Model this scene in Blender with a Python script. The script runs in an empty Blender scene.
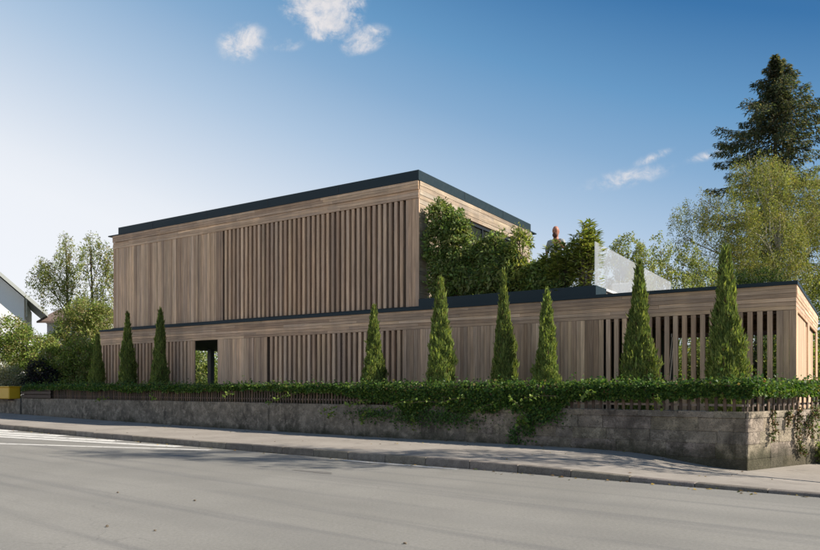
import bpy, bmesh, math, random
import numpy as np
from mathutils import Vector, Matrix

sc = bpy.context.scene
col = sc.collection
rng = np.random.default_rng(7)
random.seed(7)

# ------------------------------------------------------------------ camera
EYE = 1.5
FPX, CXP, CYP = 712.6, 410.0, 387.5            # focal length, centre column and horizon row in photo pixels
cam_d = bpy.data.cameras.new("camera")
cam = bpy.data.objects.new("camera", cam_d); col.objects.link(cam)
cam.location = (0, 0, EYE); cam.rotation_euler = (math.pi / 2, 0, 0)
cam_d.sensor_width = 36.0
cam_d.lens = FPX / 820.0 * 36.0
cam_d.shift_y = (CYP - 275.0) / 820.0
cam_d.clip_start = 0.1; cam_d.clip_end = 3000
sc.camera = cam

# ------------------------------------------------------------------ light
SUN_EL = math.radians(35)
SUN_AZ = math.atan2(0.965, -0.26)                 # clockwise from +Y
S = Vector((math.sin(SUN_AZ) * math.cos(SUN_EL), math.cos(SUN_AZ) * math.cos(SUN_EL), math.sin(SUN_EL)))
sun_d = bpy.data.lights.new("sun", 'SUN'); sun_d.energy = 4.1; sun_d.angle = math.radians(0.53)
sun_d.color = (1.0, 0.92, 0.80)
sun = bpy.data.objects.new("sun", sun_d); col.objects.link(sun)
sun.rotation_euler = S.to_track_quat('Z', 'Y').to_euler(); sun.location = (30, -5, 40)

sc.view_settings.view_transform = 'Standard'
sc.view_settings.look = 'None'
sc.view_settings.gamma = 1.0
sc.view_settings.exposure = 0.92

world = bpy.data.worlds.new("World"); sc.world = world; world.use_nodes = True
wt = world.node_tree; wt.nodes.clear()
def wn(t, **kw):
    n = wt.nodes.new(t)
    for k, v in kw.items(): setattr(n, k, v)
    return n
def wl(a, b): wt.links.new(a, b)
def wmath(op, a, b=None, c=None, clamp=False):
    n = wn('ShaderNodeMath', operation=op, use_clamp=clamp)
    for i, x in enumerate((a, b, c)):
        if x is None: continue
        if isinstance(x, (int, float)): n.inputs[i].default_value = x
        else: wl(x, n.inputs[i])
    return n.outputs[0]
def wmix(fac, a, b):
    n = wn('ShaderNodeMix', data_type='RGBA')
    if isinstance(fac, (int, float)): n.inputs[0].default_value = fac
    else: wl(fac, n.inputs[0])
    for i, x in ((6, a), (7, b)):
        if isinstance(x, tuple): n.inputs[i].default_value = (*x, 1)
        else: wl(x, n.inputs[i])
    return n.outputs[2]
sky = wn('ShaderNodeTexSky', sky_type='NISHITA')
sky.sun_disc = False; sky.sun_elevation = SUN_EL; sky.sun_rotation = SUN_AZ
sky.altitude = 400; sky.air_density = 1.0; sky.dust_density = 0.7; sky.ozone_density = 2.0
SKY_K = 0.085
tc = wn('ShaderNodeTexCoord')
sep = wn('ShaderNodeSeparateXYZ'); wl(tc.outputs['Generated'], sep.inputs[0])
dx, dy, dz = sep.outputs
skyk = wn('ShaderNodeVectorMath', operation='SCALE'); wl(sky.outputs[0], skyk.inputs[0]); skyk.inputs['Scale'].default_value = SKY_K
# clear-air gradient: pale haze low down, deep blue above, the haze thickest towards the west (left)
elev = wmath('MAXIMUM', dz, 0.0)
ramp = wn('ShaderNodeValToRGB')
cr = ramp.color_ramp
arg = wmath('ADD', elev, wmath('MULTIPLY', dx, 0.30), None, True)                # haze hangs low and thickens westwards (-X)
wl(arg, ramp.inputs[0])
stops = [(0, (0.4841, 0.4887, 0.5073)), (0.1, (0.475, 0.4841, 0.5026)), (0.14, (0.4439, 0.4615, 0.4887)), (0.29, (0.2351, 0.3102, 0.4017)), (0.377, (0.1303, 0.2233, 0.3392)), (0.45, (0.0708, 0.1694, 0.2963)), (0.55, (0.0177, 0.0866, 0.2062)), (0.7, (0.0098, 0.0542, 0.1457)), (1.0, (0.0054, 0.0294, 0.0866))]
while len(cr.elements) > 1: cr.elements.remove(cr.elements[-1])
cr.elements[0].position = stops[0][0]; cr.elements[0].color = (*stops[0][1], 1)
for p, c in stops[1:]:
    e = cr.elements.new(p); e.color = (*c, 1)
base_sky = wmix(0.92, skyk.outputs[0], ramp.outputs[0])
# clouds: direction on the dome, (x/y, z/y) ahead of the street
ysafe = wmath('MAXIMUM', dy, 0.05)
ca = wmath('DIVIDE', dx, ysafe); cb = wmath('DIVIDE', dz, ysafe)
cmb = wn('ShaderNodeCombineXYZ'); wl(ca, cmb.inputs[0]); wl(cb, cmb.inputs[1])
def noise(scale, detail, rough, vec, dist=0.0):
    n = wn('ShaderNodeTexNoise'); n.inputs['Scale'].default_value = scale; n.inputs['Detail'].default_value = detail
    n.inputs['Roughness'].default_value = rough; n.inputs['Distortion'].default_value = dist; wl(vec, n.inputs['Vector'])
    return n.outputs[0]
cn = noise(26.0, 9.0, 0.66, cmb.outputs[0], 0.6)
cfine = noise(90.0, 5.0, 0.65, cmb.outputs[0], 0.3)
def blob(px, py, rx, ry, ang=0.0, pw=1.0):
    a0, b0 = (px - CXP) / FPX, (CYP - py) / FPX
    da = wmath('SUBTRACT', ca, a0); db = wmath('SUBTRACT', cb, b0)
    co, si = math.cos(ang), math.sin(ang)
    r1 = wmath('ADD', wmath('MULTIPLY', da, co * FPX / rx), wmath('MULTIPLY', db, si * FPX / rx))
    r2 = wmath('ADD', wmath('MULTIPLY', da, -si * FPX / ry), wmath('MULTIPLY', db, co * FPX / ry))
    r = wmath('SQRT', wmath('ADD', wmath('MULTIPLY', r1, r1), wmath('MULTIPLY', r2, r2)))
    return wmath('MULTIPLY', wmath('SUBTRACT', 1.0, r), pw)
m = None
for bl in [(322, -8, 52, 46, 0.0, 1.5), (332, 22, 36, 24, 0.15, 1.3), (243, 43, 32, 24, 0.25, 0.68), (287, 45, 22, 9, 0.1, 0.5), (363, 40, 34, 17, 0.3, 0.74),
           (627, 178, 58, 13, 0.22, 0.45), (652, 158, 28, 7, 0.4, 0.42), (708, 155, 32, 7, 0.3, 0.42), (595, 187, 24, 7, 0.1, 0.25)]:
    b = blob(*bl); m = b if m is None else wmath('MAXIMUM', m, b)
m = wmath('MAXIMUM', m, -1.0)
dens = wmath('ADD', wmath('MULTIPLY', m, 1.15), wmath('MULTIPLY', wmath('SUBTRACT', cn, 0.5), 4.2))
dens = wmath('ADD', dens, wmath('MULTIPLY', wmath('SUBTRACT', cfine, 0.5), 1.6))
mr = wn('ShaderNodeMapRange', interpolation_type='SMOOTHSTEP'); wl(dens, mr.inputs[0])
mr.inputs[1].default_value = -0.35; mr.inputs[2].default_value = 1.55
gate = wn('ShaderNodeMapRange', interpolation_type='SMOOTHSTEP'); wl(m, gate.inputs[0])
gate.inputs[1].default_value = 0.0; gate.inputs[2].default_value = 0.38
cl = wmath('MULTIPLY', wmath('MULTIPLY', mr.outputs[0], gate.outputs[0]), 0.88)
ccol = wmix(cn, (0.36, 0.35, 0.36), (0.52, 0.49, 0.475))
final = wmix(cl, base_sky, ccol)
bg = wn('ShaderNodeBackground'); wl(final, bg.inputs[0]); bg.inputs[1].default_value = 1.0
wo = wn('ShaderNodeOutputWorld'); wl(bg.outputs[0], wo.inputs[0])

# ------------------------------------------------------------------ materials
MATS = {}
class MB_:
    """a small node-material builder"""
    def __init__(s, name):
        s.m = bpy.data.materials.new(name); s.m.use_nodes = True; s.t = s.m.node_tree; s.t.nodes.clear()
        MATS[name] = s.m
        s.out = s.n('ShaderNodeOutputMaterial')
    def n(s, t, **kw):
        x = s.t.nodes.new(t)
        for k, v in kw.items(): setattr(x, k, v)
        return x
    def l(s, a, b): s.t.links.new(a, b)
    def put(s, sock, v):
        if isinstance(v, tuple): sock.default_value = (*v, 1) if len(v) == 3 and sock.type == 'RGBA' else v
        elif isinstance(v, (int, float)): sock.default_value = v
        else: s.l(v, sock)
    def math(s, op, a, b=None, clamp=False):
        x = s.n('ShaderNodeMath', operation=op, use_clamp=clamp); s.put(x.inputs[0], a)
        if b is not None: s.put(x.inputs[1], b)
        return x.outputs[0]
    def mix(s, f, a, b, blend='MIX'):
        x = s.n('ShaderNodeMix', data_type='RGBA', blend_type=blend); s.put(x.inputs[0], f); s.put(x.inputs[6], a); s.put(x.inputs[7], b)
        return x.outputs[2]
    def noise(s, vec, scale, detail=4, rough=0.55, dist=0.0):
        x = s.n('ShaderNodeTexNoise'); s.put(x.inputs['Scale'], scale); s.put(x.inputs['Detail'], detail)
        s.put(x.inputs['Roughness'], rough); s.put(x.inputs['Distortion'], dist); s.l(vec, x.inputs['Vector']); return x.outputs[0]
    def ramp(s, v, a, b, lo=0.0, hi=1.0):
        x = s.n('ShaderNodeMapRange', interpolation_type='SMOOTHSTEP'); s.put(x.inputs[0], v); x.inputs[1].default_value = a; x.inputs[2].default_value = b
        x.inputs[3].default_value = lo; x.inputs[4].default_value = hi; return x.outputs[0]
    def coord(s, which='Object', scale=(1, 1, 1), rot=(0, 0, 0), offset_random=False):
        c = s.n('ShaderNodeTexCoord'); v = c.outputs[which]
        if which == 'World':
            pass
        if offset_random:
            oi = s.n('ShaderNodeObjectInfo'); a = s.n('ShaderNodeVectorMath', operation='ADD'); s.l(v, a.inputs[0])
            k = s.math('MULTIPLY', oi.outputs['Random'], 73.0); s.l(k, a.inputs[1]); v = a.outputs[0]
        mp = s.n('ShaderNodeMapping'); s.l(v, mp.inputs[0]); mp.inputs['Scale'].default_value = scale; mp.inputs['Rotation'].default_value = rot
        return mp.outputs[0]
    def pos(s, scale=(1, 1, 1), rot=(0, 0, 0)):
        g = s.n('ShaderNodeNewGeometry'); m0 = s.n('ShaderNodeMapping'); s.l(g.outputs['Position'], m0.inputs[0]); m0.inputs['Rotation'].default_value = rot
        mp = s.n('ShaderNodeMapping'); s.l(m0.outputs[0], mp.inputs[0]); mp.inputs['Scale'].default_value = scale; return mp.outputs[0]
    def bump(s, h, strength=0.3, dist=0.01):
        b = s.n('ShaderNodeBump'); b.inputs['Strength'].default_value = strength; b.inputs['Distance'].default_value = dist; s.l(h, b.inputs['Height']); return b.outputs[0]
    def pbr(s, colour, rough=0.7, metal=0.0, normal=None, spec=0.5, **kw):
        p = s.n('ShaderNodeBsdfPrincipled'); s.put(p.inputs['Base Color'], colour); s.put(p.inputs['Roughness'], rough)
        p.inputs['Metallic'].default_value = metal; s.put(p.inputs['Specular IOR Level'], spec)
        if normal is not None: s.l(normal, p.inputs['Normal'])
        return p.outputs[0]
    def done(s, sh): s.l(sh, s.out.inputs[0]); return s.m

def simple(name, c, rough=0.6, metal=0.0, var=0.12, scale=8.0, spec=0.5):
    b = MB_(name); v = b.coord('Object', (scale,) * 3); nz = b.noise(v, 1.0, 5)
    lo = tuple(x * (1 - var) for x in c); hi = tuple(min(1, x * (1 + var)) for x in c)
    return b.done(b.pbr(b.mix(nz, lo, hi), rough, metal, b.bump(nz, 0.15, 0.004), spec))

# weathered larch: object colour carries each board's own tone, grain runs along the board's local X
b = MB_('larch'); v = b.coord('Object', (1.3, 34, 34), offset_random=True)
g1 = b.noise(v, 1.0, 6, 0.6, 0.4); v2 = b.coord('Object', (0.5, 5, 5), offset_random=True); g2 = b.noise(v2, 1.0, 3)
oi = b.n('ShaderNodeObjectInfo')
c1 = b.mix(b.ramp(g1, 0.35, 0.72), (0.72, 0.68, 0.64), (1.12, 1.08, 1.04))
c2 = b.mix(b.ramp(g2, 0.3, 0.7), (0.86, 0.87, 0.90), (1.08, 1.05, 1.0))
cc = b.mix(1.0, b.mix(1.0, oi.outputs['Color'], c1, 'MULTIPLY'), c2, 'MULTIPLY')
ws = b.noise(b.pos((1.6, 1.6, 0.22)), 1.0, 5, 0.6, 0.4)
cc = b.mix(1.0, cc, b.mix(b.ramp(ws, 0.34, 0.66), (0.84, 0.85, 0.87), (1.06, 1.05, 1.03)), 'MULTIPLY')
b.done(b.pbr(cc, b.ramp(g1, 0.2, 0.8, 0.62, 0.8), 0, b.bump(g1, 0.35, 0.004), 0.25))
# dark navy roof metal
b = MB_('navy_metal'); nz = b.noise(b.coord('Object', (0.6, 6, 6)), 1.0, 4)
b.done(b.pbr(b.mix(nz, (0.014, 0.028, 0.037), (0.023, 0.039, 0.049)), b.ramp(nz, 0.2, 0.8, 0.45, 0.6), 0.0, b.bump(nz, 0.05, 0.01), 0.18))
simple('dark_soffit', (0.02, 0.019, 0.018), 0.8)
simple('dark_timber', (0.075, 0.052, 0.038), 0.8, var=0.3, scale=5)
simple('brown_timber', (0.13, 0.085, 0.055), 0.8, var=0.25, scale=5)
simple('backing_timber', (0.17, 0.125, 0.092), 0.8, var=0.2, scale=5)
simple('grey_timber', (0.25, 0.20, 0.17), 0.8, var=0.3, scale=5)
simple('deck', (0.2, 0.17, 0.15), 0.7)
simple('frame_metal', (0.015, 0.018, 0.022), 0.4)
b = MB_('window_glass'); b.done(b.pbr((0.01, 0.014, 0.018), 0.03, 0.0, None, 0.9))
# balustrade glass: thin, slightly frosted, mirrors the bright sky
b = MB_('balustrade_glass')
tr = b.n('ShaderNodeBsdfTransparent'); tr.inputs[0].default_value = (0.93, 0.96, 0.96, 1)
gl = b.n('ShaderNodeBsdfGlossy'); gl.inputs['Roughness'].default_value = 0.02; gl.inputs[0].default_value = (0.95, 0.97, 1, 1)
df = b.n('ShaderNodeBsdfDiffuse'); df.inputs[0].default_value = (0.88, 0.88, 0.92, 1)
tl = b.n('ShaderNodeBsdfTranslucent'); tl.inputs[0].default_value = (0.86, 0.86, 0.90, 1)
ms = b.n('ShaderNodeMixShader'); ms.inputs[0].default_value = 0.5; b.l(df.outputs[0], ms.inputs[1]); b.l(tl.outputs[0], ms.inputs[2])
nz = b.noise(b.coord('Object', (2.2,) * 3), 1.0, 4)
m1 = b.n('ShaderNodeMixShader'); b.l(b.ramp(nz, 0.0, 1.0, 0.30, 0.32), m1.inputs[0]); b.l(tr.outputs[0], m1.inputs[1]); b.l(ms.outputs[0], m1.inputs[2])
m2 = b.n('ShaderNodeMixShader'); m2.inputs[0].default_value = 0.07; b.l(m1.outputs[0], m2.inputs[1]); b.l(gl.outputs[0], m2.inputs[2])
b.done(m2.outputs[0])

WALL_ROT = math.atan2(0.6, -0.8)
# road
b = MB_('asphalt'); P = b.pos()
streak = b.noise(b.pos((0.10, 2.6, 1), (0, 0, math.pi - WALL_ROT + 0.03)), 1.0, 5, 0.55, 0.3)
patch = b.noise(P, 0.35, 4, 0.6); grain = b.noise(P, 160.0, 2, 0.5); mid = b.noise(P, 9.0, 5, 0.65)
speck = b.noise(P, 55.0, 2, 0.5)
c = b.mix(b.ramp(patch, 0.3, 0.7), (0.205, 0.196, 0.174), (0.262, 0.25, 0.224))
c = b.mix(b.ramp(streak, 0.50, 0.68, 0.0, 0.62), c, (0.145, 0.141, 0.136))
c = b.mix(b.ramp(mid, 0.55, 0.75, 0.0, 0.25), c, (0.26, 0.245, 0.215))
coarse = b.noise(P, 28.0, 4, 0.7)
c = b.mix(b.ramp(coarse, 0.35, 0.65), b.mix(1.0, c, (0.86, 0.86, 0.86), 'MULTIPLY'), b.mix(1.0, c, (1.10, 1.10, 1.10), 'MULTIPLY'))
lane = b.n('ShaderNodeTexWave', wave_type='BANDS', bands_direction='Y'); lane.inputs['Scale'].default_value = 0.16; lane.inputs['Distortion'].default_value = 1.2; lane.inputs['Detail'].default_value = 2; lane.inputs['Detail Scale'].default_value = 0.4
b.l(b.pos((0.12, 1, 1), (0, 0, math.pi - WALL_ROT)), lane.inputs['Vector'])
c = b.mix(b.ramp(lane.outputs['Fac'], 0.55, 1.0, 0.0, 0.22), c, (0.13, 0.127, 0.12))
stain = b.noise(P, 0.9, 6, 0.7, 1.0); c = b.mix(b.ramp(stain, 0.62, 0.74, 0.0, 0.35), c, (0.12, 0.116, 0.11))
c = b.mix(b.ramp(grain, 0.35, 0.7, 0.0, 0.42), c, (0.32, 0.31, 0.285))
c = b.mix(b.ramp(grain, 0.30, 0.42, 0.45, 0.0), c, (0.10, 0.095, 0.09))
c = b.mix(b.ramp(speck, 0.70, 0.74, 0.0, 0.5), c, (0.34, 0.32, 0.28))
vor = b.n('ShaderNodeTexVoronoi', feature='DISTANCE_TO_EDGE'); vor.inputs['Scale'].default_value = 0.22
wv = b.n('ShaderNodeVectorMath', operation='ADD'); b.l(P, wv.inputs[0]); 
nv = b.n('ShaderNodeTexNoise'); nv.inputs['Scale'].default_value = 1.4; nv.inputs['Detail'].default_value = 5; b.l(P, nv.inputs['Vector'])
b.l(nv.outputs['Color'], wv.inputs[1]); b.l(wv.outputs[0], vor.inputs['Vector'])
crack = b.math('MULTIPLY', b.ramp(vor.outputs['Distance'], 0.0, 0.004, 0.22, 0.0), b.ramp(patch, 0.5, 0.6))
c = b.mix(crack, c, (0.07, 0.067, 0.063))
b.done(b.pbr(c, 0.85, 0, b.bump(grain, 0.35, 0.006), 0.3))
b = MB_('pavement_asphalt'); P = b.pos()
patch = b.noise(P, 0.8, 5, 0.6); grain = b.noise(P, 140.0, 2); mid = b.noise(P, 6.0, 5, 0.65)
c = b.mix(b.ramp(patch, 0.3, 0.7), (0.255, 0.226, 0.196), (0.335, 0.30, 0.262))
c = b.mix(b.ramp(mid, 0.5, 0.75, 0, 0.5), c, (0.17, 0.15, 0.13))
st2 = b.noise(P, 1.7, 6, 0.72, 1.2); c = b.mix(b.ramp(st2, 0.52, 0.70, 0, 0.6), c, (0.14, 0.125, 0.11))
c = b.mix(b.ramp(grain, 0.35, 0.7, 0.0, 0.4), c, (0.42, 0.385, 0.34))
b.done(b.pbr(c, 0.9, 0, b.bump(grain, 0.35, 0.006), 0.25))
b = MB_('kerb_granite'); v = b.coord('Object', (1, 1, 1), offset_random=True); oi = b.n('ShaderNodeObjectInfo')
n1 = b.noise(v, 6, 5, 0.65); n2 = b.noise(v, 90, 2)
c = b.mix(b.ramp(n1, 0.3, 0.7), (0.11, 0.095, 0.08), (0.20, 0.178, 0.15)); c = b.mix(b.ramp(n2, 0.4, 0.7, 0, 0.5), c, (0.33, 0.31, 0.28))
c = b.mix(1.0, c, oi.outputs['Color'], 'MULTIPLY')
b.done(b.pbr(c, 0.8, 0, b.bump(n1, 0.5, 0.01), 0.3))
b = MB_('road_paint'); P = b.pos(); n1 = b.noise(P, 5, 6, 0.7); n2 = b.noise(P, 60, 3)
w = b.math('MULTIPLY', b.ramp(n1, 0.30, 0.48), b.ramp(n2, 0.28, 0.45, 0.4, 1.0))
b.done(b.pbr(b.mix(w, (0.24, 0.23, 0.21), (0.66, 0.64, 0.60)), 0.7, 0, None, 0.3))
# old rendered wall
def wallmat(name, light, dark):
    b = MB_(name); P = b.pos(); oi = b.n('ShaderNodeObjectInfo')
    n1 = b.noise(P, 1.1, 6, 0.65, 0.5); n2 = b.noise(P, 6.0, 6, 0.7); n3 = b.noise(P, 45.0, 4, 0.6)
    st = b.noise(b.pos((1.9, 1.9, 0.55)), 1.0, 7, 0.68, 0.9); moss = b.noise(P, 2.2, 5, 0.6)
    c = b.mix(b.ramp(n1, 0.32, 0.68), dark, light)
    c = b.mix(b.ramp(n2, 0.45, 0.70, 0, 0.8), c, tuple(x * 1.45 for x in light))
    c = b.mix(b.ramp(n2, 0.30, 0.44, 0.6, 0), c, tuple(x * 0.55 for x in dark))
    c = b.mix(b.ramp(st, 0.54, 0.70, 0, 0.75), c, (0.040, 0.036, 0.030))
    n4 = b.noise(P, 2.6, 8, 0.76, 0.15); c = b.mix(b.ramp(n4, 0.52, 0.62, 0, 0.6), c, tuple(x * 1.75 for x in light))
    sp = b.n('ShaderNodeSeparateXYZ'); g = b.n('ShaderNodeNewGeometry'); b.l(g.outputs['Position'], sp.inputs[0])
    foot = b.math('ADD', sp.outputs[2], b.math('MULTIPLY', b.math('SUBTRACT', moss, 0.5), 0.75))
    c = b.mix(b.ramp(foot, 0.08, 0.42, 0.8, 0.0), c, (0.033, 0.036, 0.020))          # moss and splash dirt at the foot
    c = b.mix(b.ramp(n3, 0.34, 0.48, 0.6, 0.0), c, (0.045, 0.04, 0.034))
    c = b.mix(1.0, c, oi.outputs['Color'], 'MULTIPLY')
    h = b.math('ADD', b.math('MULTIPLY', n2, 0.7), b.math('MULTIPLY', n3, 0.35))
    return b.done(b.pbr(c, 0.92, 0, b.bump(h, 1.0, 0.06), 0.2))
wallmat('old_wall', (0.235, 0.205, 0.165), (0.118, 0.104, 0.084))
wallmat('stone', (0.34, 0.295, 0.235), (0.22, 0.19, 0.15))
b = MB_('soil'); P = b.pos(); n1 = b.noise(P, 0.8, 6, 0.65)
b.done(b.pbr(b.mix(n1, (0.035, 0.05, 0.018), (0.08, 0.10, 0.04)), 0.95))
simple('bark', (0.10, 0.075, 0.055), 0.9, var=0.35, scale=6)
simple('birch_bark', (0.36, 0.33, 0.29), 0.85, var=0.4, scale=5)
simple('plaster_white', (0.86, 0.86, 0.87), 0.85, var=0.05)
simple('eave_paint', (0.40, 0.42, 0.40), 0.7, var=0.1)
simple('roof_tile', (0.16, 0.115, 0.095), 0.85, var=0.3, scale=4)
simple('grey_plaster', (0.42, 0.42, 0.44), 0.85, var=0.08)
simple('yellow_plastic', (0.60, 0.36, 0.012), 0.45, var=0.08)
simple('pale_print', (0.75, 0.66, 0.68), 0.5, var=0.02)
simple('white_fabric', (0.82, 0.81, 0.78), 0.8, var=0.03)
simple('white_metal', (0.7, 0.7, 0.7), 0.4, var=0.03)
simple('rust_iron', (0.09, 0.06, 0.05), 0.7, var=0.3, scale=20)
b = MB_('skin'); nz = b.noise(b.coord('Object', (9,) * 3), 1.0, 4)
b.done(b.pbr(b.mix(nz, (0.36, 0.15, 0.10), (0.46, 0.21, 0.14)), 0.5, 0, None, 0.4))
simple('shirt_grey', (0.34, 0.35, 0.34), 0.9, var=0.12)
simple('trouser_blue', (0.05, 0.06, 0.09), 0.9)
simple('beard_hair', (0.10, 0.035, 0.02), 0.8)

def leafmat(name, transl=0.45, rough=0.5, spec=0.35):
    b = MB_(name); a = b.n('ShaderNodeAttribute', attribute_name='tint')
    oi = b.n('ShaderNodeObjectInfo')
    c = b.mix(1.0, a.outputs['Color'], oi.outputs['Color'], 'MULTIPLY')
    p = b.pbr(c, rough, 0, None, spec)
    t = b.n('ShaderNodeBsdfTranslucent'); b.l(b.mix(1.0, c, (1.25, 1.25, 0.65), 'MULTIPLY'), t.inputs[0])
    ms = b.n('ShaderNodeMixShader'); ms.inputs[0].default_value = transl; b.l(p, ms.inputs[1]); b.l(t.outputs[0], ms.inputs[2])
    return b.done(ms.outputs[0])
leafmat('leaf'); leafmat('needle', 0.42, 0.6, 0.2); leafmat('glossy_leaf', 0.42, 0.5, 0.3); leafmat('dry_leaf', 0.2, 0.8, 0.1)

# ------------------------------------------------------------------ helpers
def tag(o, label=None, cat=None, group=None, kind=None):
    for k, v in (('label', label), ('category', cat), ('group', group), ('kind', kind)):
        if v: o[k] = v
    return o
def link(o, parent=None):
    col.objects.link(o)
    if parent is not None: o.parent = parent
    return o
def empty(name, loc=(0, 0, 0), rz=0.0):
    o = bpy.data.objects.new(name, None); o.empty_display_size = 0.2; col.objects.link(o); o.location = loc; o.rotation_euler = (0, 0, rz); return o
def mesh_obj(name, verts, faces, mat, parent=None, loc=(0, 0, 0), smooth=False):
    me = bpy.data.meshes.new(name); me.from_pydata([tuple(v) for v in verts], [], [tuple(f) for f in faces]); me.update()
    if mat: me.materials.append(MATS[mat])
    if smooth:
        for p in me.polygons: p.use_smooth = True
    o = bpy.data.objects.new(name, me); link(o, parent); o.location = loc; return o
def bm_obj(name, bm, mat, parent=None, loc=(0, 0, 0), smooth=False):
    me = bpy.data.meshes.new(name); bm.to_mesh(me); bm.free()
    me.materials.append(MATS[mat])
    if smooth:
        for p in me.polygons: p.use_smooth = True
    o = bpy.data.objects.new(name, me); link(o, parent); o.location = loc; return o
def bm_box(bm, c, d, rot=None, bevel=0.0):
    r = bmesh.ops.create_cube(bm, size=1.0); vs = r['verts']
    bmesh.ops.scale(bm, vec=d, verts=vs)
    if bevel:
        es = list({e for v in vs for e in v.link_edges})
        rr = bmesh.ops.bevel(bm, geom=es, offset=bevel, segments=1, affect='EDGES')
        vs = list({v for f in rr['faces'] for v in f.verts} | {v for v in vs if v.is_valid})
    if rot is not None: bmesh.ops.rotate(bm, cent=(0, 0, 0), matrix=rot, verts=vs)
    bmesh.ops.translate(bm, vec=c, verts=vs)
_boxcache = {}
def box_mesh(d, mat, bevel=0.0):
    key = (round(d[0], 3), round(d[1], 3), round(d[2], 3), mat, bevel)
    if key not in _boxcache:
        bm = bmesh.new(); bm_box(bm, (0, 0, 0), d, None, bevel)
        me = bpy.data.meshes.new('box'); bm.to_mesh(me); bm.free(); me.materials.append(MATS[mat]); _boxcache[key] = me
    return _boxcache[key]
def tube(bm, pts, radii, seg=7):
    """a tapered tube along a polyline"""
    rings = []
    n = len(pts)
    for i in range(n):
        p = Vector(pts[i]); d = (Vector(pts[min(i + 1, n - 1)]) - Vector(pts[max(i - 1, 0)]))
        if d.length < 1e-6: d = Vector((0, 0, 1))
        d.normalize(); a = d.orthogonal().normalized() if i == 0 else (prev - d * prev.dot(d)).normalized()
        prev = a; c = d.cross(a)
        rings.append([bm.verts.new(p + (a * math.cos(2 * math.pi * k / seg) + c * math.sin(2 * math.pi * k / seg)) * radii[i]) for k in range(seg)])
    for i in range(n - 1):
        for k in range(seg):
            bm.faces.new((rings[i][k], rings[i][(k + 1) % seg], rings[i + 1][(k + 1) % seg], rings[i + 1][k]))
    bm.faces.new(rings[0][::-1]); bm.faces.new(rings[-1])

def leaves(name, P, D, Nn, L, Wd, T, mat, parent=None, bend=0.25):
    """one mesh of many single leaves: base points P, directions D, face normals Nn, lengths L, widths Wd, tints T"""
    n = len(P); P = np.asarray(P, float); D = np.asarray(D, float); Nn = np.asarray(Nn, float)
    D = D / (np.linalg.norm(D, axis=1, keepdims=True) + 1e-9)
    Sd = np.cross(D, Nn); Sd /= (np.linalg.norm(Sd, axis=1, keepdims=True) + 1e-9)
    Up = np.cross(Sd, D)
    L = np.broadcast_to(np.asarray(L, float), (n,))[:, None]; Wd = np.broadcast_to(np.asarray(Wd, float), (n,))[:, None]
    v = np.empty((n, 4, 3))
    v[:, 0] = P; v[:, 1] = P + D * L * 0.45 + Sd * Wd * 0.5 + Up * L * bend * 0.2
    v[:, 2] = P + D * L - Up * L * bend * 0.35; v[:, 3] = P + D * L * 0.45 - Sd * Wd * 0.5 + Up * L * bend * 0.2
    me = bpy.data.meshes.new(name)
    me.vertices.add(4 * n); me.vertices.foreach_set('co', v.reshape(-1).astype(np.float32))
    idx = np.arange(4 * n).reshape(n, 4); tri = np.stack([idx[:, [0, 1, 2]], idx[:, [0, 2, 3]]], 1).reshape(-1)
    me.loops.add(6 * n); me.loops.foreach_set('vertex_index', tri.astype(np.int32))
    me.polygons.add(2 * n); me.polygons.foreach_set('loop_start', (np.arange(2 * n) * 3).astype(np.int32))
    me.polygons.foreach_set('loop_total', np.full(2 * n, 3, np.int32))
    at = me.attributes.new('tint', 'FLOAT_COLOR', 'POINT')
    T = np.asarray(T, float); cc = np.ones((n, 4, 4)); cc[:, :, :3] = T[:, None, :]
    at.data.foreach_set('color', cc.reshape(-1).astype(np.float32))
    me.update(calc_edges=True); me.validate()
    me.materials.append(MATS[mat])
    o = bpy.data.objects.new(name, me); link(o, parent); o['kind'] = 'stuff'; return o
def unit(n):
    v = rng.normal(size=(n, 3)); return v / np.linalg.norm(v, axis=1, keepdims=True)
def tints(n, cols, jit=0.18):
    cols = np.asarray(cols, float); t = cols[rng.integers(0, len(cols), n)]
    return np.clip(t * (1 + rng.normal(0, jit, (n, 1))) * (1 + rng.normal(0, 0.05, (n, 3))), 0.004, 1)

# street frame: s runs west along the wall from its corner, n towards the road
A0 = Vector((6.5, 13.7)); WD = Vector((-0.8, 0.6)); WN = Vector((-0.6, -0.8))
def sm(a, b, x):
    t = min(1, max(0, (x - a) / (b - a))); return t * t * (3 - 2 * t)
def road_z(s): return 0.00035 * max(0, min(s, 34) - 8) ** 2 + max(0, s - 34) * 0.017
def kerb_h(s): return 0.035 + 0.105 * sm(-1.5, 4.0, s)
def pave_z(s, n):
    z = road_z(s) + kerb_h(s) + 0.02 * sm(3.6, 0.0, n) * sm(0, 3, s)
    return z - 0.16 * sm(2.4, 0.2, s) * math.exp(-(max(0, n) / 2.0) ** 2) - 0.13 * sm(0.0, -3.0, s) * math.exp(-(max(0, n) / 2.0) ** 2)
def ST(s, n, z): 
    p = A0 + WD * s + WN * n; return (p.x, p.y, z)
KN = 3.65
WALL_TOP = 1.03

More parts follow.
